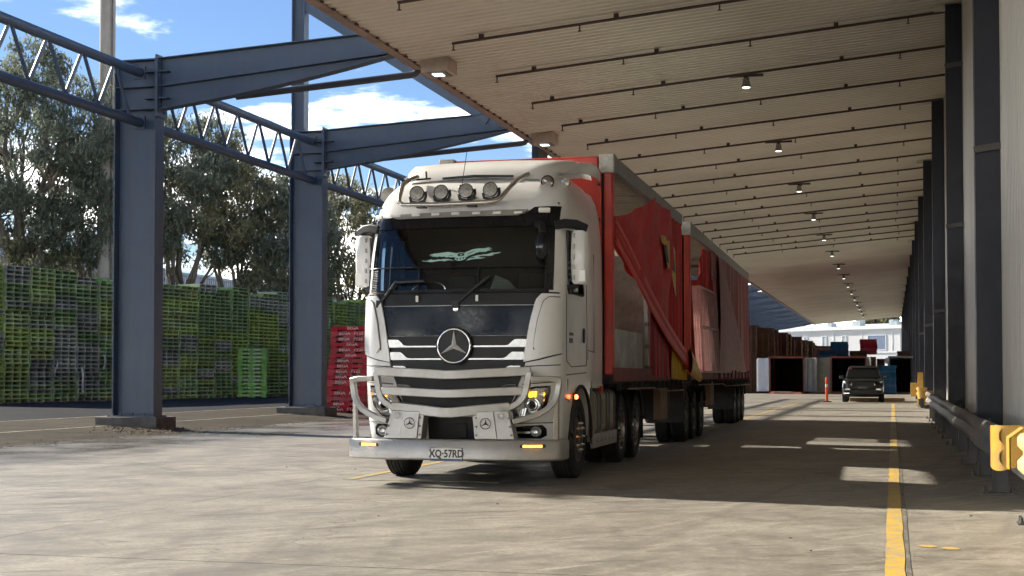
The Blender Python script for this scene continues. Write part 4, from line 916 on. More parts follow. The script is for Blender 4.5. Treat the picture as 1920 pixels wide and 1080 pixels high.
for sx in (-1, 1):
    MB().add([(sx * .845, 1.75, 1.2), (sx * .852, 4.1, 1.2), (sx * .745, 4.0, 1.6), (sx * .735, 2.15, 1.6)], [(0, 1, 2, 3)]).build('side_window', 'gloss_black', car)
    MB().obox((sx * 1.02, 1.55, 1.20), (.22, .10, .17)).build('mirror', 'car_paint', car, bev=.03)
    MB().hexa([(sx * .50, -.0, .80), (sx * .86, .12, .80), (sx * .90, .40, .86), (sx * .5, .2, .8), (sx * .52, .04, .97), (sx * .84, .10, .99), (sx * .93, .42, 1.0), (sx * .5, .3, .97)]).build('headlight', 'headlamp_sunlit' if sx < 0 else 'lens', car)  # left lamp takes a brighter material, sunlight on it put into the colour
    MB().obox((sx * .70, .03, .62), (.22, .05, .07)).build('fog_light', 'lens', car)
    MB().obox((sx * .75, .06, .43), (.30, .06, .05)).build('bumper_trim', 'chrome' if sx < 0 else 'car_trim', car)
    for yy in (.92, 3.85):
        w = bpy.data.objects.new('wheel', None); col.objects.link(w); w.parent = car; w.location = (sx * .84, yy, .38)
        MB().lathe([(.22, -.12), (.36, -.13), (.385, -.10), (.385, .10), (.36, .13), (.22, .12)], (0, 0, 0), 'x', 28).build('tyre', 'rubber', w, smooth=40)
        MB().lathe([(.23, .09), (.2, .04), (.05, .1), (0, .1)], (0, 0, 0), 'x', 20).lathe([(.23, -.09), (0, -.09)], (0, 0, 0), 'x', 20).build('rim', 'rim_dark', w, smooth=40)
MB().box(-.50, .50, -.006, .03, .77, .97).build('grille', 'car_trim', car)
for i in range(7): MB().box(-.42 + i * .125, -.33 + i * .125, -.014, .0, .79, .95).build('grille_slot', 'interior', car, bev=.006)
MB().box(-.22, .18, -.03, -.008, .655, .765).build('number_plate', 'galv', car); MB().box(-.62, .62, -.012, .03, .40, .60).build('air_intake', 'car_trim', car, bev=.02)
MB().box(-.85, .85, 1.9, 2.0, 1.735, 1.75).build('roof_edge', 'car_trim', car)
MB().obox((-.60, 1.86, 1.60), (.10, .02, .06)).build('sticker', 'pallet_red', car)

# ------------------------------------------------------------------ truck
TY = R(1.1)
truck = thing('truck', 'white cab-over truck with alloy bull bar pulling two red curtain-sided trailers', 'truck', (-5.03, 16.0, 0), TY)
ZK = [.35, .6, .9, 1.3, 1.75, 2.15, 2.35, 2.7, 3.1, 3.25, 3.4, 3.55, 3.68, 3.8, 3.88, 3.93]
YK = [.30, .24, .20, .17, .17, .20, .23, .31, .42, .47, .56, .70, .88, 1.12, 1.45, 1.9]
WK = [1.2, 1.22, 1.24, 1.245, 1.245, 1.245, 1.245, 1.24, 1.225, 1.215, 1.20, 1.175, 1.13, 1.06, .96, .86]
def itp(z, K, V): return sum(float(np.interp(z + d, K, V)) for d in (-.06, -.03, 0, .03, .06)) / 5
def CW(z): return itp(z, ZK, WK)
def fy(x, z):
    w = CW(z); a = min(abs(x), w); rc = .26
    y = itp(z, ZK, YK) + .12 * (a / w) ** 2
    if a > w - rc: t = (a - (w - rc)) / rc; y += rc * 1.1 * (1 - math.sqrt(max(0, 1 - t * t)))
    return y
CB = 2.72
# shell
zs_ = [.36, .46, .56, .70, .84, .98, 1.12, 1.28, 1.40, 1.55, 1.70, 1.85, 2.0, 2.15, 2.31, 2.45, 2.6, 2.75, 2.9, 3.05, 3.12, 3.2, 3.28, 3.36, 3.44, 3.52, 3.60, 3.68, 3.75, 3.81, 3.86, 3.90, 3.93]
ts_ = [-1, -.995, -.98, -.955, -.92, -.86, -.79, -.7, -.55, -.4, -.2, 0, .2, .4, .55, .7, .79, .86, .92, .955, .98, .995, 1]
ss_ = [0, .06, .11, .3, .46, .6, .8, 1.0]
sh = MB()
def shell_pt(i, j):
    z = zs_[i]; w = CW(z)
    if 0 <= j < len(ts_): x = ts_[j] * w; return (x, fy(x, z), z)
for i in range(len(zs_) - 1):
    for j in range(len(ts_) - 1):
        if 2.31 <= zs_[i] < 3.12 and abs(ts_[j] + ts_[j + 1]) / 2 < .915: continue
        if zs_[i] < 1.12 and False: continue
        p = []
        for a, c_ in ((i, j), (i, j + 1), (i + 1, j + 1), (i + 1, j)): p.append(shell_pt(a, c_))
        sh.add(p, [(0, 1, 2, 3)])
    for sg in (-1, 1):
        if zs_[i] < 1.28: continue
        for j in range(len(ss_) - 1):
            if 2.31 <= zs_[i] < 3.05 and .11 <= ss_[j] < .46: continue
            p = []
            for a, c_ in ((i, j), (i, j + 1), (i + 1, j + 1), (i + 1, j)):
                z = zs_[a]; w = CW(z); y0 = fy(w, z); p.append((sg * w, y0 + (CB - y0) * ss_[c_], z))
            sh.add(p, [(0, 1, 2, 3)])
# back wall and roof top
zt = zs_[-1]
for i in range(len(zs_) - 1):
    if zs_[i] >= 1.12: sh.add([(-CW(zs_[i]), CB, zs_[i]), (CW(zs_[i]), CB, zs_[i]), (CW(zs_[i + 1]), CB, zs_[i + 1]), (-CW(zs_[i + 1]), CB, zs_[i + 1])], [(0, 1, 2, 3)])
for j in range(len(ts_) - 1):
    a, c_ = ts_[j] * CW(zt), ts_[j + 1] * CW(zt); sh.add([(a, fy(a, zt), zt), (c_, fy(c_, zt), zt), (c_, CB, zt + .03), (a, CB, zt + .03)], [(0, 1, 2, 3)])
me_o = sh.build('cab_shell', 'white_paint', truck)
bm = bmesh.new(); bm.from_mesh(me_o.data); bmesh.ops.remove_doubles(bm, verts=bm.verts, dist=.0008); bmesh.ops.recalc_face_normals(bm, faces=bm.faces); bm.to_mesh(me_o.data); bm.free()
me_o.data.polygons.foreach_set('use_smooth', [True] * len(me_o.data.polygons)); me_o.data.set_sharp_from_angle(angle=R(42))
def ev(f, x):
    if callable(f): return f(x)
    if isinstance(f, (int, float)): return f
    return float(np.interp(x, [p[0] for p in f], [p[1] for p in f]))
def fpatch(name, mat, x0, x1, zlo, zhi, off, nx=16, nz=6, rim=.02, parent=None, smooth=40, mirror=False):
    """panel laid on the cab front, off metres proud of it, with a rim turned back"""
    sg = -1 if mirror else 1; b = MB(); rows = []
    for i in range(nx + 1):
        x = x0 + (x1 - x0) * i / nx; a, c_ = ev(zlo, x), ev(zhi, x); r = [(sg * x, fy(x, a) - off + rim, a)]
        for k in range(nz + 1): z = a + (c_ - a) * k / nz; r.append((sg * x, fy(x, z) - off, z))
        r.append((sg * x, fy(x, c_) - off + rim, c_)); rows.append(r)
    rows = [[(p[0], p[1] + rim, p[2]) if 0 < k < nz + 2 else p for k, p in enumerate(rows[0])]] + rows + [[(p[0], p[1] + rim, p[2]) if 0 < k < nz + 2 else p for k, p in enumerate(rows[-1])]]
    return b.grid(rows).build(name, mat, parent or truck, smooth=smooth)
def spatch(name, mat, sg, y0, y1, zlo, zhi, off, ny=16, nz=6, parent=None, rim=.02):
    b = MB(); rows = []
    for i in range(ny + 1):
        y = y0 + (y1 - y0) * i / ny; a, c_ = ev(zlo, y), ev(zhi, y); r = [(sg * (CW(a) + off - rim), y, a)]
        for k in range(nz + 1): z = a + (c_ - a) * k / nz; r.append((sg * (CW(z) + off), y, z))
        r.append((sg * (CW(c_) + off - rim), y, c_)); rows.append(r)
    return b.grid(rows).build(name, mat, parent or truck, smooth=40)
def arch(y, c=1.53, r=.645):
    if abs(y - c) < r: return .50 + math.sqrt(r * r - (y - c) ** 2)
    return .37 if y < c else 1.13
for sg in (-1, 1):
    b = MB(); rows = []
    ys_ = list(np.linspace(.575, .88, 5)) + list(np.linspace(.8851, 2.1749, 33)) + list(np.linspace(2.18, CB, 4))
    for y in ys_:
        a = arch(y); rows.append([(sg * (CW(a) - .10), y, a)] + [(sg * CW(a + (1.28 - a) * k / 5), y, a + (1.28 - a) * k / 5) for k in range(6)])
    b.grid(rows).build('fender', 'white_paint', truck, smooth=40)
    # arch lip and dark liner
    P = [(sg * 1.255, 1.53 + .66 * math.cos(a), .50 + .66 * math.sin(a)) for a in np.linspace(-.15, math.pi + .15, 24)]
    MB().tube(P, .022, 6).build('arch_lip', 'trim_black', truck, smooth=60)
    MB().grid([[(sg * 1.20, 1.53 + .655 * math.cos(a), .50 + .655 * math.sin(a)), (sg * .62, 1.53 + .655 * math.cos(a), .50 + .655 * math.sin(a))] for a in np.linspace(-.2, math.pi + .2, 20)]).build('arch_liner', 'chassis', truck)
    MB().box(min(sg * .80, sg * .84), max(sg * .80, sg * .84), .55, 2.3, .45, 1.3).build('inner_guard', 'chassis', truck)
# glass
gl = MB(); rows = []
for i in range(25):
    t_ = -.92 + 1.84 * i / 24; rows.append([(t_ * CW(z), fy(t_ * CW(z), z) + .004, z) for z in (2.31, 2.5, 2.7, 2.9, 3.05, 3.12)])
gl.grid(rows).build('windscreen', 'windscreen_glass', truck, smooth=60)
for sg in (-1, 1):
    rows = []
    for z in (2.31, 2.55, 2.8, 3.05):
        w = CW(z) - .006; y0 = fy(w, z); rows.append([(sg * w, y0 + (CB - y0) * .11, z), (sg * w, y0 + (CB - y0) * .46, z)])
    MB().grid(rows).build('side_window', 'side_glass', truck)
    fr = []
    for s_, zz in ((.11, 2.31), (.46, 2.31), (.46, 3.05), (.11, 3.05)):
        w = CW(zz) + .004; y0 = fy(CW(zz), zz); fr.append((sg * w, y0 + (CB - y0) * s_, zz))
    MB().tube(fr, .028, 6, closed=True).build('window_seal', 'satin_black', truck, smooth=60)
# interior
it = MB(); it.box(-1.14, 1.14, 1.72, 1.76, 1.3, 3.5); it.box(-1.14, 1.14, .75, 1.72, 3.36, 3.40); it.box(-1.14, 1.14, .6, 1.72, 1.28, 1.34)
for sg in (-1, 1):
    it.box(min(sg * 1.15, sg * 1.17), max(sg * 1.15, sg * 1.17), .72, 1.72, 1.34, 2.29); it.box(min(sg * 1.10, sg * 1.13), max(sg * 1.10, sg * 1.13), .8, 1.72, 3.07, 3.36); it.box(min(sg * 1.13, sg * 1.16), max(sg * 1.13, sg * 1.16), 1.56, 1.72, 2.29, 3.07)
it.build('interior_trim', 'interior', truck)
MB().hexa([(-1.1, .47, 1.7), (1.1, .47, 1.7), (1.1, .9, 1.7), (-1.1, .9, 1.7), (-1.08, .50, 2.30), (1.08, .50, 2.30), (1.08, .86, 2.36), (-1.08, .86, 2.36)]).build('dashboard', 'interior', truck, bev=.03)
MB().hexa([(-.24, .60, 2.33), (.14, .60, 2.33), (.14, .66, 2.33), (-.24, .66, 2.33), (-.22, .60, 2.52), (.12, .60, 2.52), (.12, .66, 2.52), (-.22, .66, 2.52)]).build('dash_display', 'trim_black', truck, bev=.02)
MB().hexa([(.30, .62, 2.34), (.62, .62, 2.34), (.62, .75, 2.34), (.30, .75, 2.34), (.36, .66, 2.52), (.52, .66, 2.45), (.52, .74, 2.45), (.36, .74, 2.52)]).build('dash_papers', 'cladding', truck)
for x in (-.60, .62):
    s_ = MB(); s_.box(x - .26, x + .26, 1.2, 1.68, 1.75, 1.95); s_.hexa([(x - .26, 1.5, 1.9), (x + .26, 1.5, 1.9), (x + .26, 1.66, 1.9), (x - .26, 1.66, 1.9), (x - .2, 1.6, 2.62), (x + .2, 1.6, 2.62), (x + .2, 1.7, 2.62), (x - .2, 1.7, 2.62)]); s_.box(x - .14, x + .14, 1.6, 1.7, 2.64, 2.86)
    s_.build('seat', 'interior', truck, bev=.03)
sw = [( -.60 + .23 * math.cos(a), 1.0 + .20 * math.sin(a) * .75, 2.33 + .23 * math.sin(a) * .62) for a in np.linspace(0, 2 * math.pi, 25)[:-1]]
MB().tube(sw, .016, 6, closed=True).tube([sw[0], sw[12]], .014, 5).build('steering_wheel', 'trim_black', truck, smooth=60)
cr = MB(); rows = []
for k in range(5):
    y = 1.40 + k * .028; rows.append([(-1.10 + .018 * math.sin(k * 1.9), y, z) for z in (2.36, 2.7, 3.04)])
cr.grid(rows).build('cab_curtain', 'interior_blue', truck, smooth=60)
# black panels, grille
fpatch('header_panel', 'gloss_black', -1.165, 1.165, [(-1.2, 3.09), (1.2, 3.09)], [(-1.165, 3.22), (-.95, 3.24), (.78, 3.245), (.86, 3.33), (1.165, 3.35)], .014, 40, 4)
fpatch('cowl_panel', 'satin_black', -1.10, 1.10, 2.135, 2.325, .016, 36, 4)
fpatch('bonnet_panel', 'gloss_black', -.955, .955, [(-.955, 2.10), (-.885, 1.77), (.885, 1.77), (.955, 2.10)], 2.125, .026, 44, 8)
fpatch('grille_backing', 'satin_black', -.90, .90, [(-.90, 1.72), (-.82, 1.35), (-.62, .84), (.62, .84), (.82, 1.35), (.90, 1.72)], 1.765, .012, 50, 10)
# hexagon mesh bands behind the slats
def hexband(z0, z1, xm):
    b = MB(); s_ = .030; row = 0; z = z0 + .012
    while z < z1 - .008:
        x = -xm + (s_ * .5 if row % 2 else 0)
        while x < xm:
            if abs(x) > .24 or z < 1.44 or z > 1.86:
                y = fy(x, z) - .017; pts = [(x + .0125 * math.cos(a), y, z + .0115 * math.sin(a)) for a in np.linspace(0, 2 * math.pi, 7)[:-1]]; inn = [(x + .0085 * math.cos(a), y, z + .008 * math.sin(a)) for a in np.linspace(0, 2 * math.pi, 7)[:-1]]
                b.add(pts + inn, [(i, (i + 1) % 6, 6 + (i + 1) % 6, 6 + i) for i in range(6)])
            x += s_
        z += .026; row += 1
    return b
hb = MB()
for z0, z1, xm in ((1.685, 1.76, .68), (1.535, 1.60, .66), (1.375, 1.48, .62), (1.17, 1.27, .60), (.95, 1.07, .56)):
    q = hexband(z0, z1, xm); hb.add(q.v, q.f)
hb.build('grille_mesh', 'trim_black', truck)['kind'] = 'stuff'
for zc, xo, droop, tab in ((1.64, .865, 0, .075), (1.49, .83, 0, .075), (1.33, .79, .0, .07), (1.12, .74, .02, .06), (.925, .67, .055, .04)):
    zl = lambda x, zc=zc, d=droop, xo=xo: zc - .009 - d * (1 - abs(x) / xo)
    zh = lambda x, zc=zc, d=droop, xo=xo, tb=tab: zc + .009 - d * (1 - abs(x) / xo) + tb * smoothstep(xo - .24, xo - .13, abs(x))
    fpatch('grille_slat', 'chrome_slat', -xo, xo, zl, zh, .040, 48, 2, rim=.03)
def star(parent, c, r, mat_ring, mat_star, thick=.02, disc=None):
    e = bpy.data.objects.new('emblem', None); col.objects.link(e); e.parent = parent; e.location = c; e.empty_display_size = .05
    if disc: MB().lathe([(r * 1.12, .02), (r * 1.1, .0), (0, .0)], (0, 0, 0), 'y', 40).build('disc', disc, e, smooth=40)
    MB().tube([(r * math.cos(a), -.012, r * math.sin(a)) for a in np.linspace(0, 2 * math.pi, 41)[:-1]], r * .062, 8, closed=True).build('ring', mat_ring, e, smooth=60)
    s = MB()
    for k in range(3):
        a = R(90 + 120 * k); l, rr = R(90 + 120 * k + 60), R(90 + 120 * k - 60); tip = (r * .95 * math.cos(a), -.012, r * .95 * math.sin(a)); d = r * .17
        pl_, pr_ = (d * math.cos(l), -.006, d * math.sin(l)), (d * math.cos(rr), -.006, d * math.sin(rr)); cc = (0, -.006 - thick, 0)
        s.add([cc, pl_, tip, pr_], [(0, 1, 2), (0, 2, 3)])
    s.build('star', mat_star, e); return e
star(truck, (0, fy(0, 1.65) - .075, 1.645), .20, 'chrome', 'star_silver', .040, 'satin_black')
MB().lathe([(.225, .0), (.225, .07)], (0, fy(0, 1.65) - .072, 1.645), 'y', 40).build('emblem_rim', 'gloss_black', truck, smooth=40)
MB().lathe([(.0, -.012), (.028, -.01), (.032, .004)], (.0, fy(0, 2.09) - .032, 2.085), 'y', 20).build('bonnet_badge', 'chrome', truck, smooth=60)
# white corner deflectors
for m_ in (False, True):
    fpatch('corner_deflector', 'white_paint', .83, 1.243, [(.83, 1.455), (1.0, 1.49), (1.243, 1.56)], [(.83, 1.50), (.90, 1.93), (.965, 2.19), (1.03, 2.265), (1.243, 2.265)], .055, 26, 8, rim=.055, mirror=m_)
    fpatch('deflector_face', 'white_paint', .955, 1.243, [(.955, 1.63), (1.0, 1.56), (1.243, 1.60)], [(.955, 1.66), (1.0, 1.95), (1.06, 2.17), (1.12, 2.22), (1.243, 2.22)], .085, 18, 8, rim=.032, mirror=m_)
    sg = -1 if m_ else 1
    for edge in ([(.83, 1.455), (.845, 1.57), (.90, 1.93), (.965, 2.19), (1.0, 2.24), (1.06, 2.275), (1.2, 2.275)], [(.83, 1.455), (1.0, 1.485), (1.12, 1.52), (1.225, 1.555)]):
        pts_ = [(np.interp(q, np.linspace(0, 1, len(edge)), [e[0] for e in edge]), np.interp(q, np.linspace(0, 1, len(edge)), [e[1] for e in edge])) for q in np.linspace(0, 1, 22)]
        MB().tube([(sg * x, fy(x, z) - .004, z) for x, z in pts_], .012, 6).build('deflector_shadow_gap', 'trim_black', truck)  # dark tube draws the shadow along the deflector edge
    edge = [(.958, 1.60), (.958, 1.66), (1.0, 1.95), (1.06, 2.17), (1.12, 2.225), (1.22, 2.225)]
    pts_ = [(np.interp(q, np.linspace(0, 1, len(edge)), [e[0] for e in edge]), np.interp(q, np.linspace(0, 1, len(edge)), [e[1] for e in edge])) for q in np.linspace(0, 1, 24)]
    MB().tube([(sg * (x - .006), fy(x, z) - .058, z) for x, z in pts_], .009, 6).build('deflector_shadow_gap', 'rim_dark', truck)
    # lamps
    fpatch('headlight_surround', 'gloss_black', .645, 1.125, [(.645, .78), (.76, .775), (.96, .80), (1.08, .93), (1.125, 1.10)], [(.645, .91), (.77, 1.12), (.95, 1.165), (1.125, 1.175)], .012, 22, 6, mirror=m_)
    hl = fpatch('headlight', 'lens', .67, 1.10, [(.67, .80), (.75, .797), (.95, .825), (1.05, .945), (1.10, 1.11)], [(.67, .895), (.785, 1.095), (.95, 1.14), (1.10, 1.15)], .020, 22, 6, mirror=m_)
    sg = -1 if m_ else 1
    y_ = fy(.92, .945) - .035
    MB().lathe([(.102, .02), (.100, -.006), (.086, -.010), (.070, .012)], (sg * .92, y_, .945), 'y', 28).lathe([(.066, .012), (.060, -.004), (.048, -.006), (.040, .006)], (sg * .92, y_, .945), 'y', 24).build('lamp_ring', 'chrome', hl, smooth=60)
    MB().lathe([(.040, .004), (.032, -.012), (0, -.022)], (sg * .92, y_, .945), 'y', 20).build('lamp_lens', 'gloss_black', hl, smooth=60)
    MB().lathe([(.048, .006), (.044, -.008), (.03, .0), (0, .004)], (sg * 1.045, fy(1.045, 1.07) - .03, 1.07), 'y', 18).build('lamp_lens', 'chrome', hl, smooth=60)
    MB().hexa([(sg * .885, fy(.86, 1.05) - .034, 1.035), (sg * .965, fy(.965, 1.05) - .034, 1.035), (sg * .965, fy(.965, 1.05), 1.035), (sg * .885, fy(.86, 1.05), 1.035), (sg * .875, fy(.86, 1.05) - .034, 1.10), (sg * .98, fy(.98, 1.05) - .034, 1.105), (sg * .98, fy(.98, 1.05), 1.105), (sg * .875, fy(.86, 1.05), 1.10)]).build('indicator', 'amber_lit', hl)
    dr = MB()
    for k in range(5): dr.obox((sg * (.725 + k * .028), fy(.75, .86) - .03, .838 + k * .006), (.018, .02, .055 + k * .012), (0, sg * .25, 0))
    dr.build('daytime_strip', 'chrome', hl)
    fpatch('headlight_cover', 'clear_cover', .668, 1.102, [(.668, .80), (.75, .795), (.95, .823), (1.05, .943), (1.102, 1.11)], [(.668, .895), (.785, 1.096), (.95, 1.142), (1.102, 1.152)], .058, 16, 5, rim=.03, parent=hl, mirror=m_)
    fpatch('fog_light_recess', 'gloss_black', .66, 1.07, [(.66, .555), (1.0, .545), (1.07, .58)], [(.66, .675), (.85, .70), (1.03, .71), (1.07, .66)], .012, 18, 4, mirror=m_)
    MB().lathe([(.064, .02), (.062, -.02), (.05, -.026), (.03, -.012), (0, -.016)], (sg * .955, fy(.955, .63) - .02, .628), 'y', 22).build('fog_light', 'lens', truck, smooth=50)
    MB().obox((sg * .79, fy(.79, .63) - .025, .618), (.20, .02, .022)).build('fog_trim', 'lens', truck)
    # side details
    MB().obox((sg * 1.262, 1.06, 1.02), (.04, .05, .11)).build('side_marker_base', 'trim_black', truck, bev=.01)
    MB().lathe([(.028, 0), (.022, .018), (0, .022)], (sg * 1.285, 1.05, 1.03), 'y', 14).obox((sg * 1.283, 1.055, 1.03), (.02, .05, .05)).build('side_marker', 'red_lit' if sg > 0 else 'amber_lit', truck, smooth=50)
    seams = [[(.66, 1.47), (.66, 2.28)], [(1.92, 1.42), (1.94, 2.3), (1.90, 3.08), (1.5, 3.11)], [(.66, 1.47), (.95, 1.40), (1.92, 1.42)], [(.59, 1.02), (.86, .98)], [(2.02, 1.5), (2.04, 2.9)], [(2.02, 1.62), (2.45, 1.60)], [(2.45, 1.60), (2.47, 2.9)], [(.74, .40), (.74, 1.25)], [(.66, 1.30), (1.9, 1.33)]]
    for S in seams: MB().tube([(sg * (CW(z) + .001), y, z) for y, z in S], .006, 5).build('panel_seam', 'trim_black', truck)
    MB().lathe([(0, .0), (.05, .0), (.055, .012), (.05, .02), (0, .02)], (0, 0, 0), 'x', 16).build('door_handle', 'trim_black', truck, smooth=50)
    h_ = bpy.context.scene.objects[-1] if False else [c_ for c_ in truck.children if c_.name.startswith('door_handle')][-1]; h_.location = (sg * CW(1.8) - (.02 if sg < 0 else 0), 1.72, 1.80); h_.scale = (1, .8, 1.8)
    MB().obox((sg * (CW(1.75) + .002), .95, 1.80), (.01, .22, .035)).obox((sg * (CW(1.7) + .002), .93, 1.72), (.01, .20, .06)).build('model_badge', 'rim_dark', truck)
    MB().obox((sg * (CW(.45) + .003), .66, .47), (.012, .10, .025)).build('vent_slot', 'trim_black', truck)
fpatch('lower_opening', 'satin_black', -.36, .36, .40, .80, .010, 10, 3)
MB().obox((.05, fy(0, .62) - .02, .64), (.16, .03, .18)).build('radar_unit', 'interior', truck, bev=.01)
for pts in ([(-1.22, 1.42), (-.84, 1.40)], [(.84, 1.40), (1.22, 1.42)], [(-1.2, 1.22), (-.80, 1.19)], [(.80, 1.19), (1.2, 1.22)], [(-1.19, .735), (-.66, .725)], [(.66, .725), (1.19, .735)]):
    MB().tube([(x, fy(x, z) - .002, z) for x in np.linspace(pts[0][0], pts[1][0], 10) for z in [np.interp(x, [p[0] for p in pts], [p[1] for p in pts])]], .006, 5).build('panel_seam', 'trim_black', truck)
# windscreen decal, wipers, insect screen
def glp(u, v):   # decal drawing units to a point on the glass
    x = .025 + (u - 770) * .000737; z = 2.733 - (v - 365) * .00060 - (u - 770) * .000004
    return (x, fy(x, z) - .006, z)
dec = [[(230, 330), (300, 308), (380, 300), (460, 288), (540, 275), (620, 292), (690, 308), (715, 300), (760, 292), (820, 302), (880, 268), (960, 230), (1050, 214), (1140, 216), (1250, 190), (1215, 220), (1295, 208), (1225, 240), (1290, 256), (1200, 262), (1195, 285), (1120, 290), (1075, 285), (1050, 300), (1010, 305), (985, 330), (930, 345), (905, 362), (870, 360), (890, 385), (845, 390), (850, 425), (800, 452), (745, 466), (685, 452), (655, 430), (685, 400), (640, 385), (600, 395), (560, 382), (520, 392), (480, 370), (440, 378), (400, 366), (330, 388), (345, 366), (240, 376), (300, 350), (225, 342)],
       [(90, 448), (170, 455), (235, 432), (280, 418), (262, 436), (330, 440), (412, 418), (395, 440), (470, 418), (560, 424), (625, 446), (660, 466), (580, 448), (520, 455), (500, 476), (455, 460), (380, 462), (300, 478), (250, 486), (190, 470), (115, 466)],
       [(850, 466), (900, 420), (960, 382), (1020, 360), (1065, 348), (1125, 350), (1112, 338), (1200, 334), (1268, 312), (1262, 302), (1340, 306), (1440, 288), (1390, 320), (1300, 336), (1315, 358), (1240, 372), (1150, 368), (1075, 378), (1062, 392), (1110, 404), (1188, 398), (1110, 428), (1010, 430), (930, 444)]]
b = MB()
for P in dec: b.add([glp(u, v) for u, v in P], [tuple(range(len(P)))])
tag(b.build('windscreen_decal', 'decal', truck), 'pale aqua spread-winged eagle sticker with flames')
b = MB()
for P in ([(705, 335), (730, 308), (790, 304), (828, 322), (820, 355), (770, 372), (715, 368)], [(690, 410), (720, 400), (715, 440), (695, 440)], [(750, 405), (775, 398), (765, 440), (748, 440)], [(800, 395), (830, 385), (815, 425), (800, 430)], [(920, 415), (965, 396), (1005, 396), (1000, 410), (950, 420)], [(545, 350), (640, 352), (600, 362)], [(870, 320), (980, 268), (985, 276), (880, 330)]):
    b.add([(p[0], p[1] - .003, p[2]) for p in (glp(u, v) for u, v in P)], [tuple(range(len(P)))])
b.build('decal_print', 'satin_black', truck)['kind'] = 'stuff'
b = MB(); P = [(740, 345), (775, 325), (805, 325), (770, 340), (790, 350), (755, 356)]; b.add([(p[0], p[1] - .006, p[2]) for p in (glp(u, v) for u, v in P)], [tuple(range(6))]); b.build('decal_print', 'decal', truck)
sc_ = MB(); zt_, zb_ = 2.60, 2.285
for z in (zt_, zb_): sc_.tube([(x, fy(x, z) - .035, z) for x in np.linspace(-1.17, 1.06, 26)], .0085, 6)
sc_.tube([(-1.17, fy(-1.17, zt_) - .035, zt_), (-1.17, fy(-1.17, zb_) - .035, zb_)], .0085, 6)
for x in (-.49, .26, 1.06): sc_.tube([(x, fy(x, zt_) - .035, zt_), (x, fy(x, zb_) - .035, zb_ - .06)], .0085, 6)
sc_.build('screen_frame', 'satin_black', truck, smooth=60)
gm = MB()
for z in np.arange(zb_ + .02, zt_, .022): gm.sweep([(x, fy(x, z) - .034, z) for x in np.linspace(-1.17, 1.06, 18)], [(-.0009, -.0009), (.0009, -.0009), (.0, .0012)])
gm.build('screen_wire', 'satin_black', truck)['kind'] = 'stuff'
for x in (-.49, .26): MB().obox((x, fy(x, 2.2) - .04, 2.215), (.035, .02, .075)).build('screen_clip', 'plate_white', truck, bev=.006)
for x0, z0, x1, z1, x2, z2 in ((-.98, 2.16, -.78, 2.42, -.40, 2.43), (.00, 2.14, .18, 2.30, .40, 2.48)):
    w = MB(); pt = lambda x, z, o: (x, fy(x, z) - o, z)
    w.bar([pt(x0, z0, .03), pt(x1, z1, .05), pt(x2, z2, .05)], .03, .03); w.obox(pt(x0, z0, .035), (.09, .04, .09)); w.build('wiper', 'satin_black', truck, bev=.004)
for x in (-.62, .42): fpatch('washer_recess', 'interior', x - .18, x + .18, 2.185, 2.235, .0185, 8, 2)
# roof: marker strip, lamps, tube, horns, aerial, spoiler
mp_ = fpatch('marker_panel', 'alloy_bar', -.93, .80, [(-.93, 3.25), (-.85, 3.215), (.70, 3.225), (.80, 3.28)], [(-.93, 3.275), (.80, 3.30)], .045, 30, 3, rim=.045)
for k in range(7):
    x = -.85 + k * .258; y = fy(x, 3.255) - .062
    MB().obox((x, y, 3.258), (.105, .022, .034)).build('marker_lamp', 'plate_white', mp_, bev=.009)
for x, z in ((1.0, 3.285), (-1.12, 3.26)): MB().obox((x, fy(abs(x), z) - .03, z), (.14, .03, .06), (0, 0, .25 if x > 0 else -.6)).build('roof_marker', 'plate_white', truck, bev=.012)
lp_ = [(-.74, .98, 3.80), (-.80, .82, 3.74), (-.825, .64, 3.66), (-.825, .50, 3.47), (-.81, .46, 3.42), (-.75, .44, 3.385), (-.3, .415, 3.375), (.30, .415, 3.385), (.40, .43, 3.395), (.47, .46, 3.43), (.545, .60, 3.57), (.60, .75, 3.68), (.66, .92, 3.765), (.70, .98, 3.79)]
rb = MB().tube(lp_, .030, 10).build('roof_light_bar', 'steel_tube', truck, smooth=60)
for x in (-.52, .12): MB().obox((x, .46, 3.355), (.11, .10, .03)).build('bar_foot', 'trim_black', rb)
for k, x in enumerate((-.612, -.302, .016, .324)):
    z = 3.538 + .006 * k; y = .56
    d = bpy.data.objects.new('driving_lamp', None); col.objects.link(d); d.parent = truck; d.location = (x, y, z); d.rotation_euler = (R(-6), 0, 0)
    MB().lathe([(.0, .10), (.06, .095), (.085, .04), (.094, -.01), (.092, -.02), (.084, -.02)], (0, 0, 0), 'y', 26).build('housing', 'trim_black', d, smooth=50)
    MB().lathe([(.084, -.014), (.05, -.018), (.012, -.019), (.011, -.012), (0, -.012)], (0, 0, 0), 'y', 26).build('lens', 'lamp_face', d, smooth=50)
    MB().bar([(.098, .03, .03), (.106, .03, -.03), (.085, .03, -.09), (.0, .03, -.115), (-.085, .03, -.09), (-.1, .03, -.03)], .035, .008, up=(0, 1, 0)).build('bracket', 'trim_black', d)
for x, y, z, L in ((.96, .90, 3.675, .34),):
    MB().lathe([(.085, .0), (.078, .012), (.045, .06), (.028, .16), (.022, L), (0, L)], (x, y, z), 'y', 22).lathe([(.07, .004), (.03, .09), (0, .1)], (x, y, z), 'y', 22).build('air_horn', 'steel_tube', truck, smooth=60)
    MB().lathe([(.05, 0), (.05, .10), (.03, .12), (0, .12)], (x + .16, y + .30, z + .03), 'y', 18).lathe([(.05, 0), (0, -.02)], (x + .16, y + .30, z + .03), 'y', 18).tube([(x + .02, y + .2, z + .01), (x + .14, y + .34, z + .03)], .018, 8).build('air_horn', 'chrome', truck, smooth=60)
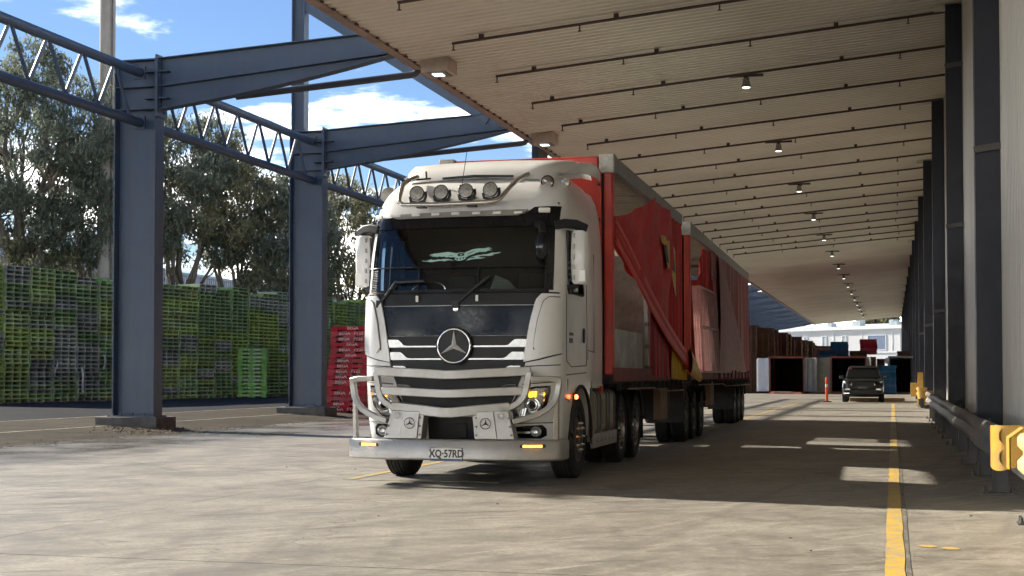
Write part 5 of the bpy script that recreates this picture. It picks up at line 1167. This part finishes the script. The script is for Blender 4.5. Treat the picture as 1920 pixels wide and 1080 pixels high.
MB().lathe([(.105, .0), (.10, -.02), (.05, -.03), (0, -.03)], (-1.17, 1.12, 3.60), 'y', 24).lathe([(.105, 0), (.06, .10), (0, .16)], (-1.17, 1.12, 3.60), 'y', 24).build('air_horn', 'alloy_worn', truck, smooth=60)
MB().tube([(-.09, .72, 3.60), (-.03, .76, 4.07)], .0045, 5).lathe([(.03, 0), (.034, .05), (.02, .09), (0, .1)], (-.095, .70, 3.55), 'z', 12).build('aerial', 'trim_black', truck, smooth=60)
sp = []
for y, z, w in ((1.02, 3.73, .88), (1.10, 3.84, .92), (1.28, 3.94, .97), (1.6, 4.03, 1.03), (2.1, 4.11, 1.09), (2.72, 4.16, 1.12)):
    sp.append([(-w * 1.03, y + .10, z - .22), (-w, y + .03, z - .05), (-w * .94, y, z)] + [(w * .94 * (k / 8 * 2 - 1), y - .03 * (1 - (k / 4 - 1) ** 2), z + .03 * (1 - (k / 4 - 1) ** 2)) for k in range(1, 8)] + [(w * .94, y, z), (w, y + .03, z - .05), (w * 1.03, y + .10, z - .22)])
MB().grid(sp).build('roof_spoiler', 'white_paint', truck, smooth=50)
for sg in (-1, 1):   # curved side wing of the spoiler and the cab side fairing
    rows = []
    for k in range(9):
        f = k / 8; y = 1.35 + 1.62 * f; zt_ = 3.86 + .32 * math.sin(f * 1.5) ; zb_ = zt_ - .03 - .20 * f
        rows.append([(sg * (.98 + .20 * f), y, zt_), (sg * (1.05 + .19 * f), y + .02, (zt_ + zb_) / 2), (sg * (1.04 + .20 * f), y + .03, zb_)])
    MB().grid(rows).build('spoiler_wing', 'white_paint', truck, smooth=60)
    MB().grid([[(sg * (CW(z) + .004), 2.55, z), (sg * (CW(z) + .018), 2.72, z), (sg * (CW(z) + .02), 2.98, z), (sg * (CW(z) - .02), 2.985, z)] for z in (1.15, 1.6, 2.2, 2.8, 3.2, 3.45, 3.62, 3.75)]).build('side_fairing', 'white_paint', truck, smooth=40)
MB().bar([(-.42, 1.02, 3.775), (.0, .985, 3.79), (.50, 1.02, 3.775)], .03, .03).build('sun_blind_arm', 'satin_black', truck)
MB().bar([(-.72, .86, 3.75), (-.55, .93, 3.77)], .03, .02).tube([(-.60, .92, 3.76), (-.61, .92, 3.86)], .012, 6).build('sensor_mast', 'satin_black', truck)
# mirrors
for sg in (-1, 1):
    mr = bpy.data.objects.new('mirror', None); col.objects.link(mr); mr.parent = truck; mr.empty_display_size = .1
    x0, x1 = 1.285, 1.475
    c_ = MB(); rows = []
    for z, e in ((2.40, .03), (2.43, .0), (2.75, -.012), (3.02, .0), (3.05, .03)):
        rows.append([(sg * (x0 + e), .82, z), (sg * (x0 + .012 + e), .735, z), (sg * (x0 + .08), .70 + e * .3, z), (sg * (x1 - .03 - e), .72 + e * .3, z), (sg * (x1 - e), .76, z), (sg * (x1 - e), .90, z), (sg * (x0 + .02 + e), .92, z)])
    c_.grid(rows, wrap=True); n = 7; c_.f += [tuple(range(n)), tuple(range(4 * n, 5 * n))]; c_.mi += [0, 0]; c_.build('cover', 'white_paint', mr, smooth=40)
    MB().box(min(sg * (x0 + .03), sg * (x1 - .02)), max(sg * (x0 + .03), sg * (x1 - .02)), .921, .93, 2.44, 3.0).build('mirror_glass', 'chrome', mr)
    for k in range(5): MB().obox((sg * (x0 + .045), .707, 2.475 + k * .128), (.026, .022, .055)).build('cover_lamp', 'lamp_metal', mr, bev=.008)
    MB().obox((sg * (x1 - .06), .715, 2.50), (.115, .02, .155)).build('kerb_mirror_lid', 'white_paint', mr, bev=.015)
    MB().bar([(sg * 1.10, .60, 3.10), (sg * 1.22, .66, 3.13), (sg * 1.34, .74, 3.125), (sg * 1.46, .82, 3.07)], .10, .11).build('arm', 'satin_black', mr, bev=.02)
    MB().bar([(sg * 1.20, .72, 2.36), (sg * 1.32, .78, 2.37), (sg * 1.36, .80, 2.42)], .07, .06).lathe([(.0, -.08), (.03, -.075), (.035, 0), (0, .0)], (sg * 1.28, .76, 2.36), 'z', 12).build('lower_arm', 'satin_black', mr, bev=.012)
    MB().obox((sg * 1.245, .82, 2.76), (.05, .17, .60)).build('inner_pod', 'satin_black', mr, bev=.02)
    for zz in (2.45, 2.52, 2.59, 2.66): MB().obox((sg * 1.268, .73, zz), (.04, .02, .03)).build('pod_rib', 'trim_black', mr)
b = MB().bar([(.92, .50, 3.12), (1.0, .40, 3.08), (1.02, .36, 2.98)], .08, .09); b.build('front_mirror_arm', 'satin_black', truck, bev=.02)
rows = []
for z, e in ((2.68, .05), (2.72, .01), (2.83, .0), (2.95, .012), (2.98, .05)): rows.append([(1.02 + (.085 - e) * math.cos(a), .33 + (.05 - e * .5) * math.sin(a), z) for a in np.linspace(0, 2 * math.pi, 15)[:-1]])
MB().grid(rows, wrap=True).build('front_mirror', 'gloss_black', truck, smooth=60)
# ---- bull bar
bb = bpy.data.objects.new('bull_bar', None); col.objects.link(bb); bb.parent = truck
prof_b = [(-.035, -.12), (.025, -.125), (.045, -.105), (.045, .095), (.025, .12), (-.035, .122)]
bm_b = MB().sweep([(-1.275, .46, .425), (-1.275, .13, .425), (-1.22, .06, .425), (-.78, -.13, .425), (.78, -.13, .425), (1.22, .06, .425), (1.275, .13, .425), (1.275, .46, .425)], [(a, c_) for a, c_ in prof_b])
bm_b.build('bumper_beam', 'alloy_bar', bb, bev=.008)
for sg in (-1, 1):
    MB().hexa([(sg * .325, -.165, .548), (sg * .80, -.135, .548), (sg * .80, .06, .548), (sg * .325, .04, .548), (sg * .285, -.155, .885), (sg * .715, -.105, .885), (sg * .715, .08, .885), (sg * .285, .05, .885)]).build('upright', 'alloy_bar', bb, bev=.012)
    MB().hexa([(sg * .375, -.182, .556), (sg * .595, -.168, .556), (sg * .595, -.13, .556), (sg * .375, -.14, .556), (sg * .345, -.170, .872), (sg * .545, -.148, .872), (sg * .545, -.11, .872), (sg * .345, -.12, .872)]).build('upright_panel', 'alloy_bar', bb, bev=.006)
    MB().tube([(sg * .635 + .036 * math.cos(a), -.142, .825 + .036 * math.sin(a)) for a in np.linspace(0, 6.2832, 21)[:-1]], .003, 5, closed=True).build('cover_ring', 'alloy_worn', bb)
    star(bb, (sg * .462, -.182, .735), .062, 'plate_black', 'plate_black', .006)
    bl_ = MB()
    for zz in (.60, .70, .80):
        for xx in (.345, .76 - (zz - .6) * .15): bl_.lathe([(.011, 0), (.011, -.012), (0, -.013)], (sg * xx, -.165 + .06 * (xx - .34), zz), 'y', 8)
    bl_.build('upright_bolt', 'galv', bb)['kind'] = 'stuff'
    # outer wing hoop and strut
    wing = [(sg * .96, -.02, 1.255), (sg * 1.16, .04, 1.255), (sg * 1.265, .10, 1.245), (sg * 1.27, .11, 1.17), (sg * 1.25, .10, 1.06), (sg * 1.21, .08, .97), (sg * 1.13, .05, .89), (sg * 1.03, .02, .835), (sg * .90, -.04, .79), (sg * .76, -.09, .755)]
    MB().bar(wing, .065, .085, up=(0, -1, 0)).build('wing_hoop', 'alloy_bar', bb, bev=.01)
    MB().hexa([(sg * 1.205, .06, .545), (sg * 1.265, .09, .545), (sg * 1.265, .16, .545), (sg * 1.205, .14, .545), (sg * 1.225, .06, 1.02), (sg * 1.27, .08, 1.02), (sg * 1.27, .15, 1.02), (sg * 1.225, .13, 1.02)]).build('wing_strut', 'alloy_bar', bb, bev=.008)
    ind = MB().obox((sg * 1.0, -.083, .475), (.30, .02, .036), (0, 0, sg * .4115)).build('lamp_base', 'trim_black', bb)
    st = MB()
    for k in range(10): st.obox((sg * (1.0 + (k - 4.5) * .021), -.094 + (k - 4.5) * .021 * .4364, .475), (.018, .016, .026), (0, 0, sg * .4115))
    st.build('indicator_strip', 'amber_strip', bb)
    MB().obox((sg * 1.309, .24, .47), (.008, .06, .05)).build('side_reflector', 'trim_black', bb)
def vb(x): return -.19 + .20 * (abs(x) / .95)      # rails come to a point in the middle
top_r = [(-.955, vb(.955), 1.345), (-.5, vb(.5), 1.325), (-.06, vb(.06), 1.302), (.06, vb(.06), 1.302), (.5, vb(.5), 1.325), (.955, vb(.955), 1.345)]
MB().bar(top_r, .07, .105).build('rail', 'alloy_bar', bb, bev=.01)
mid_r = [(-.90, vb(.90) + .01, 1.115), (-.5, vb(.5) + .01, 1.10), (-.06, vb(.06) + .01, 1.082), (.06, vb(.06) + .01, 1.082), (.5, vb(.5) + .01, 1.10), (.90, vb(.90) + .01, 1.115)]
MB().bar(mid_r, .07, .10).build('rail', 'alloy_bar', bb, bev=.01)
for sg in (-1, 1):
    side = [(sg * .945, vb(.945), 1.335), (sg * .925, vb(.925), 1.24), (sg * .905, vb(.905), 1.12), (sg * .875, vb(.875), 1.04), (sg * .82, vb(.82), .975), (sg * .74, vb(.74), .93), (sg * .66, vb(.66), .905)]
    MB().bar(side, .07, .085, up=(0, -1, 0)).build('loop_side', 'alloy_bar', bb, bev=.01)
low_r = [(-.72, vb(.72) - .005, .922), (-.4, vb(.4) - .005, .895), (-.06, vb(.06) - .005, .862), (.06, vb(.06) - .005, .862), (.4, vb(.4) - .005, .895), (.72, vb(.72) - .005, .922)]
MB().bar(low_r, .085, .12).build('rail', 'alloy_bar', bb, bev=.012)
np_ = MB().obox((-.01, -.184, .372), (.375, .012, .145)).build('number_plate', 'plate_white', bb, bev=.004)
MB().obox((-.01, -.1795, .372), (.389, .010, .158)).build('plate_frame', 'plate_black', np_)
MB().obox((-.01, -.1915, .313), (.365, .004, .020)).build('plate_band', 'plate_blue', np_)
o = inst(text_mesh('XQ·57RD', .112, 'plate_black', .0012, bold=.0028), 'lettering', np_, (-.01, -.1922, .378)); o.rotation_euler = (R(90), 0, 0); o.scale = (.90, 1.12, 1)
MB().obox((-.01, -.181, .452), (.30, .01, .02)).build('plate_bracket', 'alloy_worn', bb)
# ---- wheels, chassis, tank, guards
for sg in (-1, 1):
    wheel(truck, sg * 1.08, 1.53, sg, 'front')
    for y in (4.80, 6.15): wheel(truck, sg * 1.10, y, sg, 'drive')
    for y in (4.80, 6.15):
        P = [[(sg * a, y + r_ * math.cos(q), .51 + r_ * math.sin(q)) for a, r_ in ((.68, .58), (1.25, .58), (1.26, .60), (.68, .60))] for q in np.linspace(R(12), R(168), 18)]
        MB().grid(P, wrap=True).build('mudguard', 'trim_black', truck, smooth=40)
    MB().box(min(sg * .75, sg * 1.24), max(sg * .75, sg * 1.24), 6.78, 6.80, .28, .80).build('mud_flap', 'rubber', truck)
    tk = MB(); n = 8; sec = []
    for cx, cz, a0 in ((1.16, .60, -90), (1.16, 1.0, 0), (.78, 1.0, 90), (.78, .60, 180)):
        for k in range(5): a = R(a0 + k * 22.5); sec.append((sg * (cx + .09 * math.cos(a)), cz + .09 * math.sin(a)))
    tk.grid([[(x, y, z) for x, z in sec] for y in (2.50, 4.08)], wrap=True); m_ = len(sec); tk.f += [tuple(range(m_)), tuple(range(m_, 2 * m_))]; tk.mi += [0, 0]
    tko = tk.build('fuel_tank', 'tank', truck, smooth=40)
    for y in (2.62, 2.84, 3.30, 3.52, 3.92):
        MB().sweep([(x + sg * .004 * (1 if abs(x) > 1 else 0), y, z) for x, z in sec], [(-.022, -.004), (.022, -.004), (.022, .006), (-.022, .006)], up=(0, 1, 0), closed=True).build('tank_strap', 'rim_dark', tko)
    MB().obox((sg * 1.262, 3.07, .80), (.02, .12, .34)).build('tank_step', 'alloy_worn', tko, bev=.008); MB().lathe([(.05, 0), (.05, .04), (0, .045)], (sg * 1.02, 2.8, 1.09), 'z', 14).build('filler_cap', 'chrome', tko, smooth=50)
    MB().box(min(sg * 1.22, sg * 1.26), max(sg * 1.22, sg * 1.26), 2.32, 4.16, .33, .52).build('side_skirt', 'alloy_bar', truck, bev=.01)
    for y in (2.6, 2.9, 3.2, 3.5, 3.8): MB().lathe([(.022, 0), (.018, .008), (0, .009)], (sg * 1.262 - (.0 if sg > 0 else 0), y, .42), 'x', 10).build('skirt_rivet', 'alloy_worn', truck)
    MB().box(min(sg * 1.16, sg * 1.25), max(sg * 1.16, sg * 1.25), 2.24, 2.30, .42, 1.22).build('tank_shield', 'alloy_worn', truck); MB().obox((sg * 1.08, 2.55, 1.185), (.32, .45, .035)).build('step_plate', 'step_yellow', truck); MB().obox((sg * 1.05, 2.95, 1.15), (.34, .55, .05)).build('catwalk', 'alloy_worn', truck)
    MB().box(min(sg * .36, sg * .44), max(sg * .36, sg * .44), .6, 7.1, .78, 1.06).build('chassis_rail', 'chassis', truck)
for y in (1.53, 4.80, 6.15): MB().tube([(-1.05, y, .51), (1.05, y, .51)], .08, 10).lathe([(.2, -.2), (.24, 0), (.2, .2)], (0, y, .51), 'x', 12).build('axle', 'chassis', truck)
MB().lathe([(.0, .0), (.5, .0), (.5, .06), (0, .08)], (0, 5.45, 1.10), 'z', 24).build('fifth_wheel', 'chassis', truck)
MB().box(-.85, .85, 2.3, 4.1, .55, .95).build('engine_block', 'chassis', truck); MB().box(-1.1, 1.1, .55, 2.2, .95, 1.27).build('underbody', 'chassis', truck)

# ------------------------------------------------------------------ trailers (own things, in the truck's heading)
ORG = Vector((-5.03, 16.0, 0)); Rz = Matrix.Rotation(TY, 3, 'Z')
XO, HW, ZT = .175, 1.225, 4.33           # offset of the trailer centre line, half width, height
def trailer(label, y0, y1, ay):
    p = ORG + Rz @ Vector((XO, y0, 0)); t = thing('curtain_trailer', label, 'trailer', p, TY); L = y1 - y0
    MB().box(-HW, HW, 0, L, 1.18, 1.33).build('deck', 'chassis', t)
    for sg in (-1, 1):
        MB().box(min(sg * HW, sg * (HW + .02)), max(sg * HW, sg * (HW + .02)), 0, L, 1.21, 1.40).build('side_coaming', 'rail_red', t)
        MB().bar([(sg * (HW - .01), .02, ZT - .13), (sg * (HW - .01), L - .02, ZT - .13)], .09, .22).build('roof_rail', 'alu_rail', t, bev=.02)
        MB().tube([(sg * (HW + .06), .9, 1.10), (sg * (HW + .06), .9 + L * .35, 1.09), (sg * (HW + .06), .9 + L * .42, 1.03), (sg * (HW + .06), L - .15, 1.02)], .016, 6).build('rope_rail', 'rail_red' if sg < 0 else 'rust', t, smooth=60)
        for k in range(int(L / .62)): MB().box(min(sg * (HW - .02), sg * (HW + .05)), max(sg * (HW - .02), sg * (HW + .05)), .4 + k * .62, .44 + k * .62, 1.08, 1.20).build('tie_hook', 'chassis', t)
        MB().box(min(sg * .40, sg * .50), max(sg * .40, sg * .50), .3, max(L, ay[-1] - y0 + .7) - .1, .86, 1.18).build('chassis_rail', 'chassis', t)
    MB().box(-HW + .05, HW - .05, .06, L - .05, ZT - .05, ZT - .02).build('roof', 'trailer_roof', t)
    rb_ = MB()
    for y in np.arange(.5, L - .2, .30): rb_.box(-HW + .07, HW - .07, y, y + .05, ZT - .11, ZT - .055)
    rb_.build('roof_bow', 'alu_rail', t)['kind'] = 'stuff'
    # front frame: header, corner posts and caps, bulkhead
    MB().box(-HW + .20, HW - .20, -.02, .10, ZT - .24, ZT - .02).build('front_header', 'trailer_red', t, bev=.03)
    MB().box(-HW + .16, HW - .16, .03, .06, 1.33, ZT - .24).build('front_bulkhead', 'trailer_red', t)
    for sg in (-1, 1):
        MB().box(min(sg * (HW - .21), sg * (HW - .155)), max(sg * (HW - .21), sg * (HW - .155)), -.03, .12, 1.0, ZT - .2).build('front_strip', 'trailer_red', t, bev=.01)
        MB().box(min(sg * (HW - .125), sg * (HW + .0)), max(sg * (HW - .125), sg * HW), -.02, .16, 1.30, ZT - .25).build('corner_post', 'trailer_red', t, bev=.03, segs=3)
        MB().box(min(sg * (HW - .155), sg * (HW - .125)), max(sg * (HW - .155), sg * (HW - .125)), .03, .10, 1.2, ZT - .25).build('post_channel', 'chassis', t)
        MB().box(min(sg * (HW - .19), sg * (HW + .025)), max(sg * (HW - .19), sg * (HW + .025)), -.03, .20, ZT - .26, ZT + .01).build('corner_cap', 'alu_cap', t, bev=.02)
        for z in (ZT - .42, ZT - .9, 2.4): MB().lathe([(.02, 0), (.02, -.03), (0, -.032)], (sg * (HW - .185), -.035, z), 'y', 10).build('lamp_stud', 'red_lit' if False else 'chassis', t)
    for y in ay:
        yy = y - y0
        for sg in (-1, 1):
            wheel(t, sg * (HW - .15), yy, sg, 'trailer')
            P = [[(sg * a, yy + r_ * math.cos(q), .51 + r_ * math.sin(q)) for a, r_ in ((.6, .575), (HW + .01, .575), (HW + .015, .59), (.6, .59))] for q in np.linspace(R(25), R(155), 12)]
            MB().grid(P, wrap=True).build('mudguard', 'chassis', t, smooth=40)
        MB().tube([(-1.0, yy, .51), (1.0, yy, .51)], .075, 10).build('axle', 'chassis', t)
    for sg in (-1, 1): MB().box(min(sg * .55, sg * (HW - .0)), max(sg * .55, sg * HW), ay[0] - y0 - .70, ay[0] - y0 - .68, .40, 1.15).build('mud_flap', 'rubber', t)
    return t, L
def curtain(t, name, mat, ya, yb, z0, z1, amp, per, x=None, top=None, n=None, sway=0.0):
    """hanging curtain with vertical folds on the right-hand side; z0/z1 may be (y, z) lists"""
    x = HW + .012 if x is None else x; n = n or max(12, int((yb - ya) / .035)); rows = []
    for i in range(n + 1):
        y = ya + (yb - ya) * i / n; a, c_ = ev(z0, y), ev(z1, y); r = []
        for k in range(10):
            f = k / 9; z = a + (c_ - a) * f
            fold = amp * (math.sin(2 * math.pi * y / per + .6 * math.sin(y * 3.1)) + .35 * math.sin(4.7 * math.pi * y / per + 1.3 + f))
            r.append((x + fold * (.55 + .45 * (1 - f)) + sway * math.sin(f * 3 + y), y + .02 * math.sin(5 * f + y * 4), z))
        rows.append(r)
    return MB().grid(rows).build(name, mat, t, smooth=70)
tA, LA = trailer('lead red curtain trailer with its side curtain pulled back and a yellow flash', 3.05, 10.50, (11.5, 12.8, 14.1))
# lining on the far side: boards low down, daylight above them
for k in range(4):
    MB().box(-HW + .03, -HW + .06, .25 + k * .86, 1.09 + k * .86, 1.36, 2.65).build('lining_board', 'lining_grey', tA)
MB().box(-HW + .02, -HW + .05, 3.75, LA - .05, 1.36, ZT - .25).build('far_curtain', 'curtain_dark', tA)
MB().box(-HW + .1, HW - .1, .07, .10, 1.36, 3.2).build('front_lining', 'lining_grey', tA)
for k in range(3): MB().box(HW - .10, HW - .07, .18 + k * .985, 1.155 + k * .985, 1.362, 1.95).build('side_gate_board', 'lining_grey', tA)
MB().box(-HW + .06, HW - .06, .20, 3.7, 1.331, 1.36).build('floor_board', 'lining_grey', tA)
for k in range(3): MB().box(-HW + .08 + k * .765, -HW + .835 + k * .765, LA - .08, LA - .05, 1.36, 3.55).build('rear_lining', 'lining_grey', tA)
MB().box(-HW + .1, HW - .1, LA - .045, LA - .02, 1.36, ZT - .2).build('rear_wall', 'trailer_roof', tA)
po_ = MB().bar([(HW - .03, 3.02, 4.12), (HW - .02, 3.04, 3.3), (HW - .01, 3.10, 2.4), (HW - .01, 3.20, 1.34)], .07, .045, up=(0, 1, 0)).build('side_post', 'alu_rail', tA, bev=.01)
for z in (1.42, 1.75, 2.1): MB().obox((HW + .0, 3.17 - (z - 1.4) * .06, z), (.06, .10, .06)).build('post_latch', 'galv', po_)
curtain(tA, 'side_curtain', 'curtain_red', 3.55, LA - .05, [(3.5, 1.26), (7.5, 1.28)], ZT - .22, .042, .47)
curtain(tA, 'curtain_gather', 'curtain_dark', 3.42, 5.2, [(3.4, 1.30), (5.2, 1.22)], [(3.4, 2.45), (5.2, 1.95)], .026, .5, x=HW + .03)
# loose flap: pulled up towards the front post, its lower edge twisted into a thick fold that ends in the yellow hem
fl = MB(); rows = []
P_top = [(.03, 3.47), (1.0, 3.60), (2.0, 3.82), (2.9, 4.06), (3.1, 4.10), (3.8, 4.10), (5.2, 4.08)]
for i in range(30):
    f = i / 29; y = .03 + 5.17 * f; zt2 = ev(P_top, y)
    zl2 = ev([(.03, 3.18), (1.0, 2.95), (2.9, 2.42), (4.6, 1.95), (6.2, 1.62), (7.3, 1.4)], y); r = []
    for k in range(9):
        g = k / 8; z = zl2 + (zt2 - zl2) * g
        r.append((HW - .09 + .20 * smoothstep(0, 2.6, y) + .035 * math.sin(y * 3.2 + g * 5) + .02 * math.sin(y * 7.5 - g * 9) - .05 * (1 - g) * math.sin(f * 3), y, z))
    rows.append(r)
fl.grid(rows).build('curtain_flap', 'curtain_red', tA, smooth=70)
for off, rr, mt in ((0, .070, 'curtain_lit_fold'), (.15, .062, 'curtain_red'), (.28, .055, 'curtain_lit_fold')):
    fo = MB(); path = []
    for q in np.linspace(0, 1, 16):
        y = .05 + q * (7.35 - off * 2); path.append((HW + .03 + .14 * q - .02 * off, y, ev([(.03, 3.16), (1.0, 2.93), (2.9, 2.40), (4.6, 1.98), (6.2, 1.66), (7.4, 1.46)], y) + off * (1 - q * .6)))
    n_ = 10; rws = []
    for i, p in enumerate(path):
        q = i / 15; wv = (.55 + .8 * q); rws.append([(p[0] + rr * .38 * wv * math.cos(6.2832 * j / n_), p[1], p[2] + rr * 1.25 * wv * math.sin(6.2832 * j / n_)) for j in range(n_)])
    fo.grid(rws, wrap=True).build('curtain_roll', mt, tA, smooth=70)
rws = []
for q in np.linspace(0, 1, 8):
    y = 6.95 + q * 1.55; zc = 1.56 - .30 * q; s_ = .25 * (1 - .6 * q); rws.append([(HW + .22 + .06 * math.cos(6.2832 * j / 8), y, zc + s_ * math.sin(6.2832 * j / 8)) for j in range(8)])
fo = MB().grid(rws, wrap=True); fo.build('curtain_hem', 'curtain_yellow', tA, smooth=70)
curtain(tA, 'curtain_hem', 'curtain_yellow', 5.5, 7.35, [(5.5, 1.24), (7.3, 1.20)], [(5.5, 1.82), (6.4, 1.74), (7.3, 1.80)], .030, .47, x=HW + .10)
# zigzag flash on the curtain, printed flat
def flash(pts, mat, o):
    b = MB(); vs = [(HW + .12 + o, y, z) for y, z in pts]; b.add(vs, [tuple(range(len(vs)))]); return b.build('curtain_print', mat, tA)
flash([(3.82, 3.58), (4.46, 3.62), (4.59, 3.56), (5.42, 3.62), (5.49, 3.55), (5.7, 3.48), (5.83, 2.66), (5.47, 2.86), (5.12, 3.16), (4.71, 3.08), (4.32, 3.44), (4.0, 3.47)], 'curtain_yellow', 0)
flash([(4.19, 3.46), (4.59, 3.48), (4.85, 3.19), (4.52, 3.2)], 'logo_black', .006); flash([(4.99, 3.48), (5.41, 3.49), (5.62, 3.08), (5.26, 3.12)], 'logo_black', .006)
MB().box(HW - .10, HW + .02, 4.5, 5.35, .55, 1.08).build('tool_box', 'rust', tA, bev=.01); MB().box(HW - .5, HW - .1, 5.4, 6.6, .6, 1.05).build('air_tank', 'chassis', tA)
for sg in (-1, 1): MB().box(min(sg * .7, sg * .82), max(sg * .7, sg * .82), 3.2, 3.34, .35, 1.2).build('landing_leg', 'chassis', tA)
MB().lathe([(0, 0), (.5, 0), (.5, .06), (0, .08)], (0, 9.9, 1.10), 'z', 20).build('turntable', 'chassis', tA)

tB, LB = trailer('rear red curtain trailer with a stack of steel gates in its open side', 11.95, 26.30, (22.2, 23.5, 24.8))
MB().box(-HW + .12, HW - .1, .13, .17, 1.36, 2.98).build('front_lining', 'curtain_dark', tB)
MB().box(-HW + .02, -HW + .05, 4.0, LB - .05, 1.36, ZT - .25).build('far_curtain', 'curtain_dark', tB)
MB().box(-HW + .05, HW - .03, LB - .08, LB - .03, 1.3, ZT - .2).build('rear_door', 'trailer_red', tB)
MB().box(-HW + .05, HW - .05, .2, LB, 1.331, 1.36).build('floor_board', 'lining_grey', tB)
curtain(tB, 'side_curtain', 'curtain_red', 2.0, 4.4, [(2.0, 3.05), (2.6, 2.9), (4.4, 1.4)], [(2.0, 3.3), (2.6, ZT - .3), (4.4, ZT - .24)], .045, .42, x=HW - .06)
curtain(tB, 'side_curtain', 'curtain_pink', 4.2, LB - .04, 1.24, ZT - .22, .038, .42)
for k in range(9):
    y = 5.1 + k * 1.05; st_ = MB().bar([(HW + .075, y, 1.16), (HW + .075, y, 1.42)], .05, .006, up=(0, 1, 0)).build('curtain_strap', 'curtain_dark', tB)
    MB().obox((HW + .085, y, 1.30), (.03, .055, .09)).build('buckle', 'galv', st_)
fl = MB(); rows = []
for i in range(20):
    f = i / 19; y = 5.0 + 7.2 * f; rows.append([(HW + .09 + .03 * math.sin(f * 8), y, 1.34 + .04 * f), (HW + .10 + .02 * math.sin(f * 7 + 1), y, 1.34 + (ev([(5.0, 4.05), (6.2, 3.9), (9.0, 2.9), (11.6, 2.0), (12.2, 1.45)], y) - 1.34) * .5), (HW + .08, y, ev([(5.0, 4.05), (6.2, 3.9), (9.0, 2.9), (11.6, 2.0), (12.2, 1.45)], y))])
fl.grid(rows).build('curtain_flap', 'curtain_dark', tB, smooth=70)
MB().box(HW - .10, HW + .02, 3.6, 4.3, .62, 1.16).build('tool_box', 'rust', tB, bev=.01)
for sg in (-1, 1): MB().box(min(sg * .7, sg * .82), max(sg * .7, sg * .82), 4.6, 4.75, .35, 1.2).build('landing_leg', 'chassis', tB)
# steel gates stacked against the open side
pB = ORG + Rz @ Vector((XO, 11.95, 0))
for k in range(3):
    g = thing('load_gate', ('outermost barred steel load gate standing on the rear trailer deck', 'middle barred steel load gate on the rear trailer deck', 'innermost barred steel load gate on the rear trailer deck')[k], 'gate', pB + Rz @ Vector((HW + .10 - k * .07, 1.45 + k * .10, 1.345)), TY, 'steel gates on the rear trailer')
    g.rotation_euler = (R(-1.0) * 0, R(-3), TY)
    Lg, Hg = 3.5, 1.80
    MB().bar([(0, 0, .02), (0, 0, Hg), (0, Lg, Hg + .02), (0, Lg, .02)], .045, .045, up=(1, 0, 0), closed=True).build('gate_frame', 'gate_steel', g, bev=.006)
    for q in range(1, 9): MB().box(-.015, .015, q * Lg / 9 - .03, q * Lg / 9 + .03, .05, Hg - .02).build('gate_bar', 'gate_steel', g)
    MB().box(-.02, .02, 0.03, Lg - .03, .95, 1.0).build('gate_rail', 'gate_steel', g)
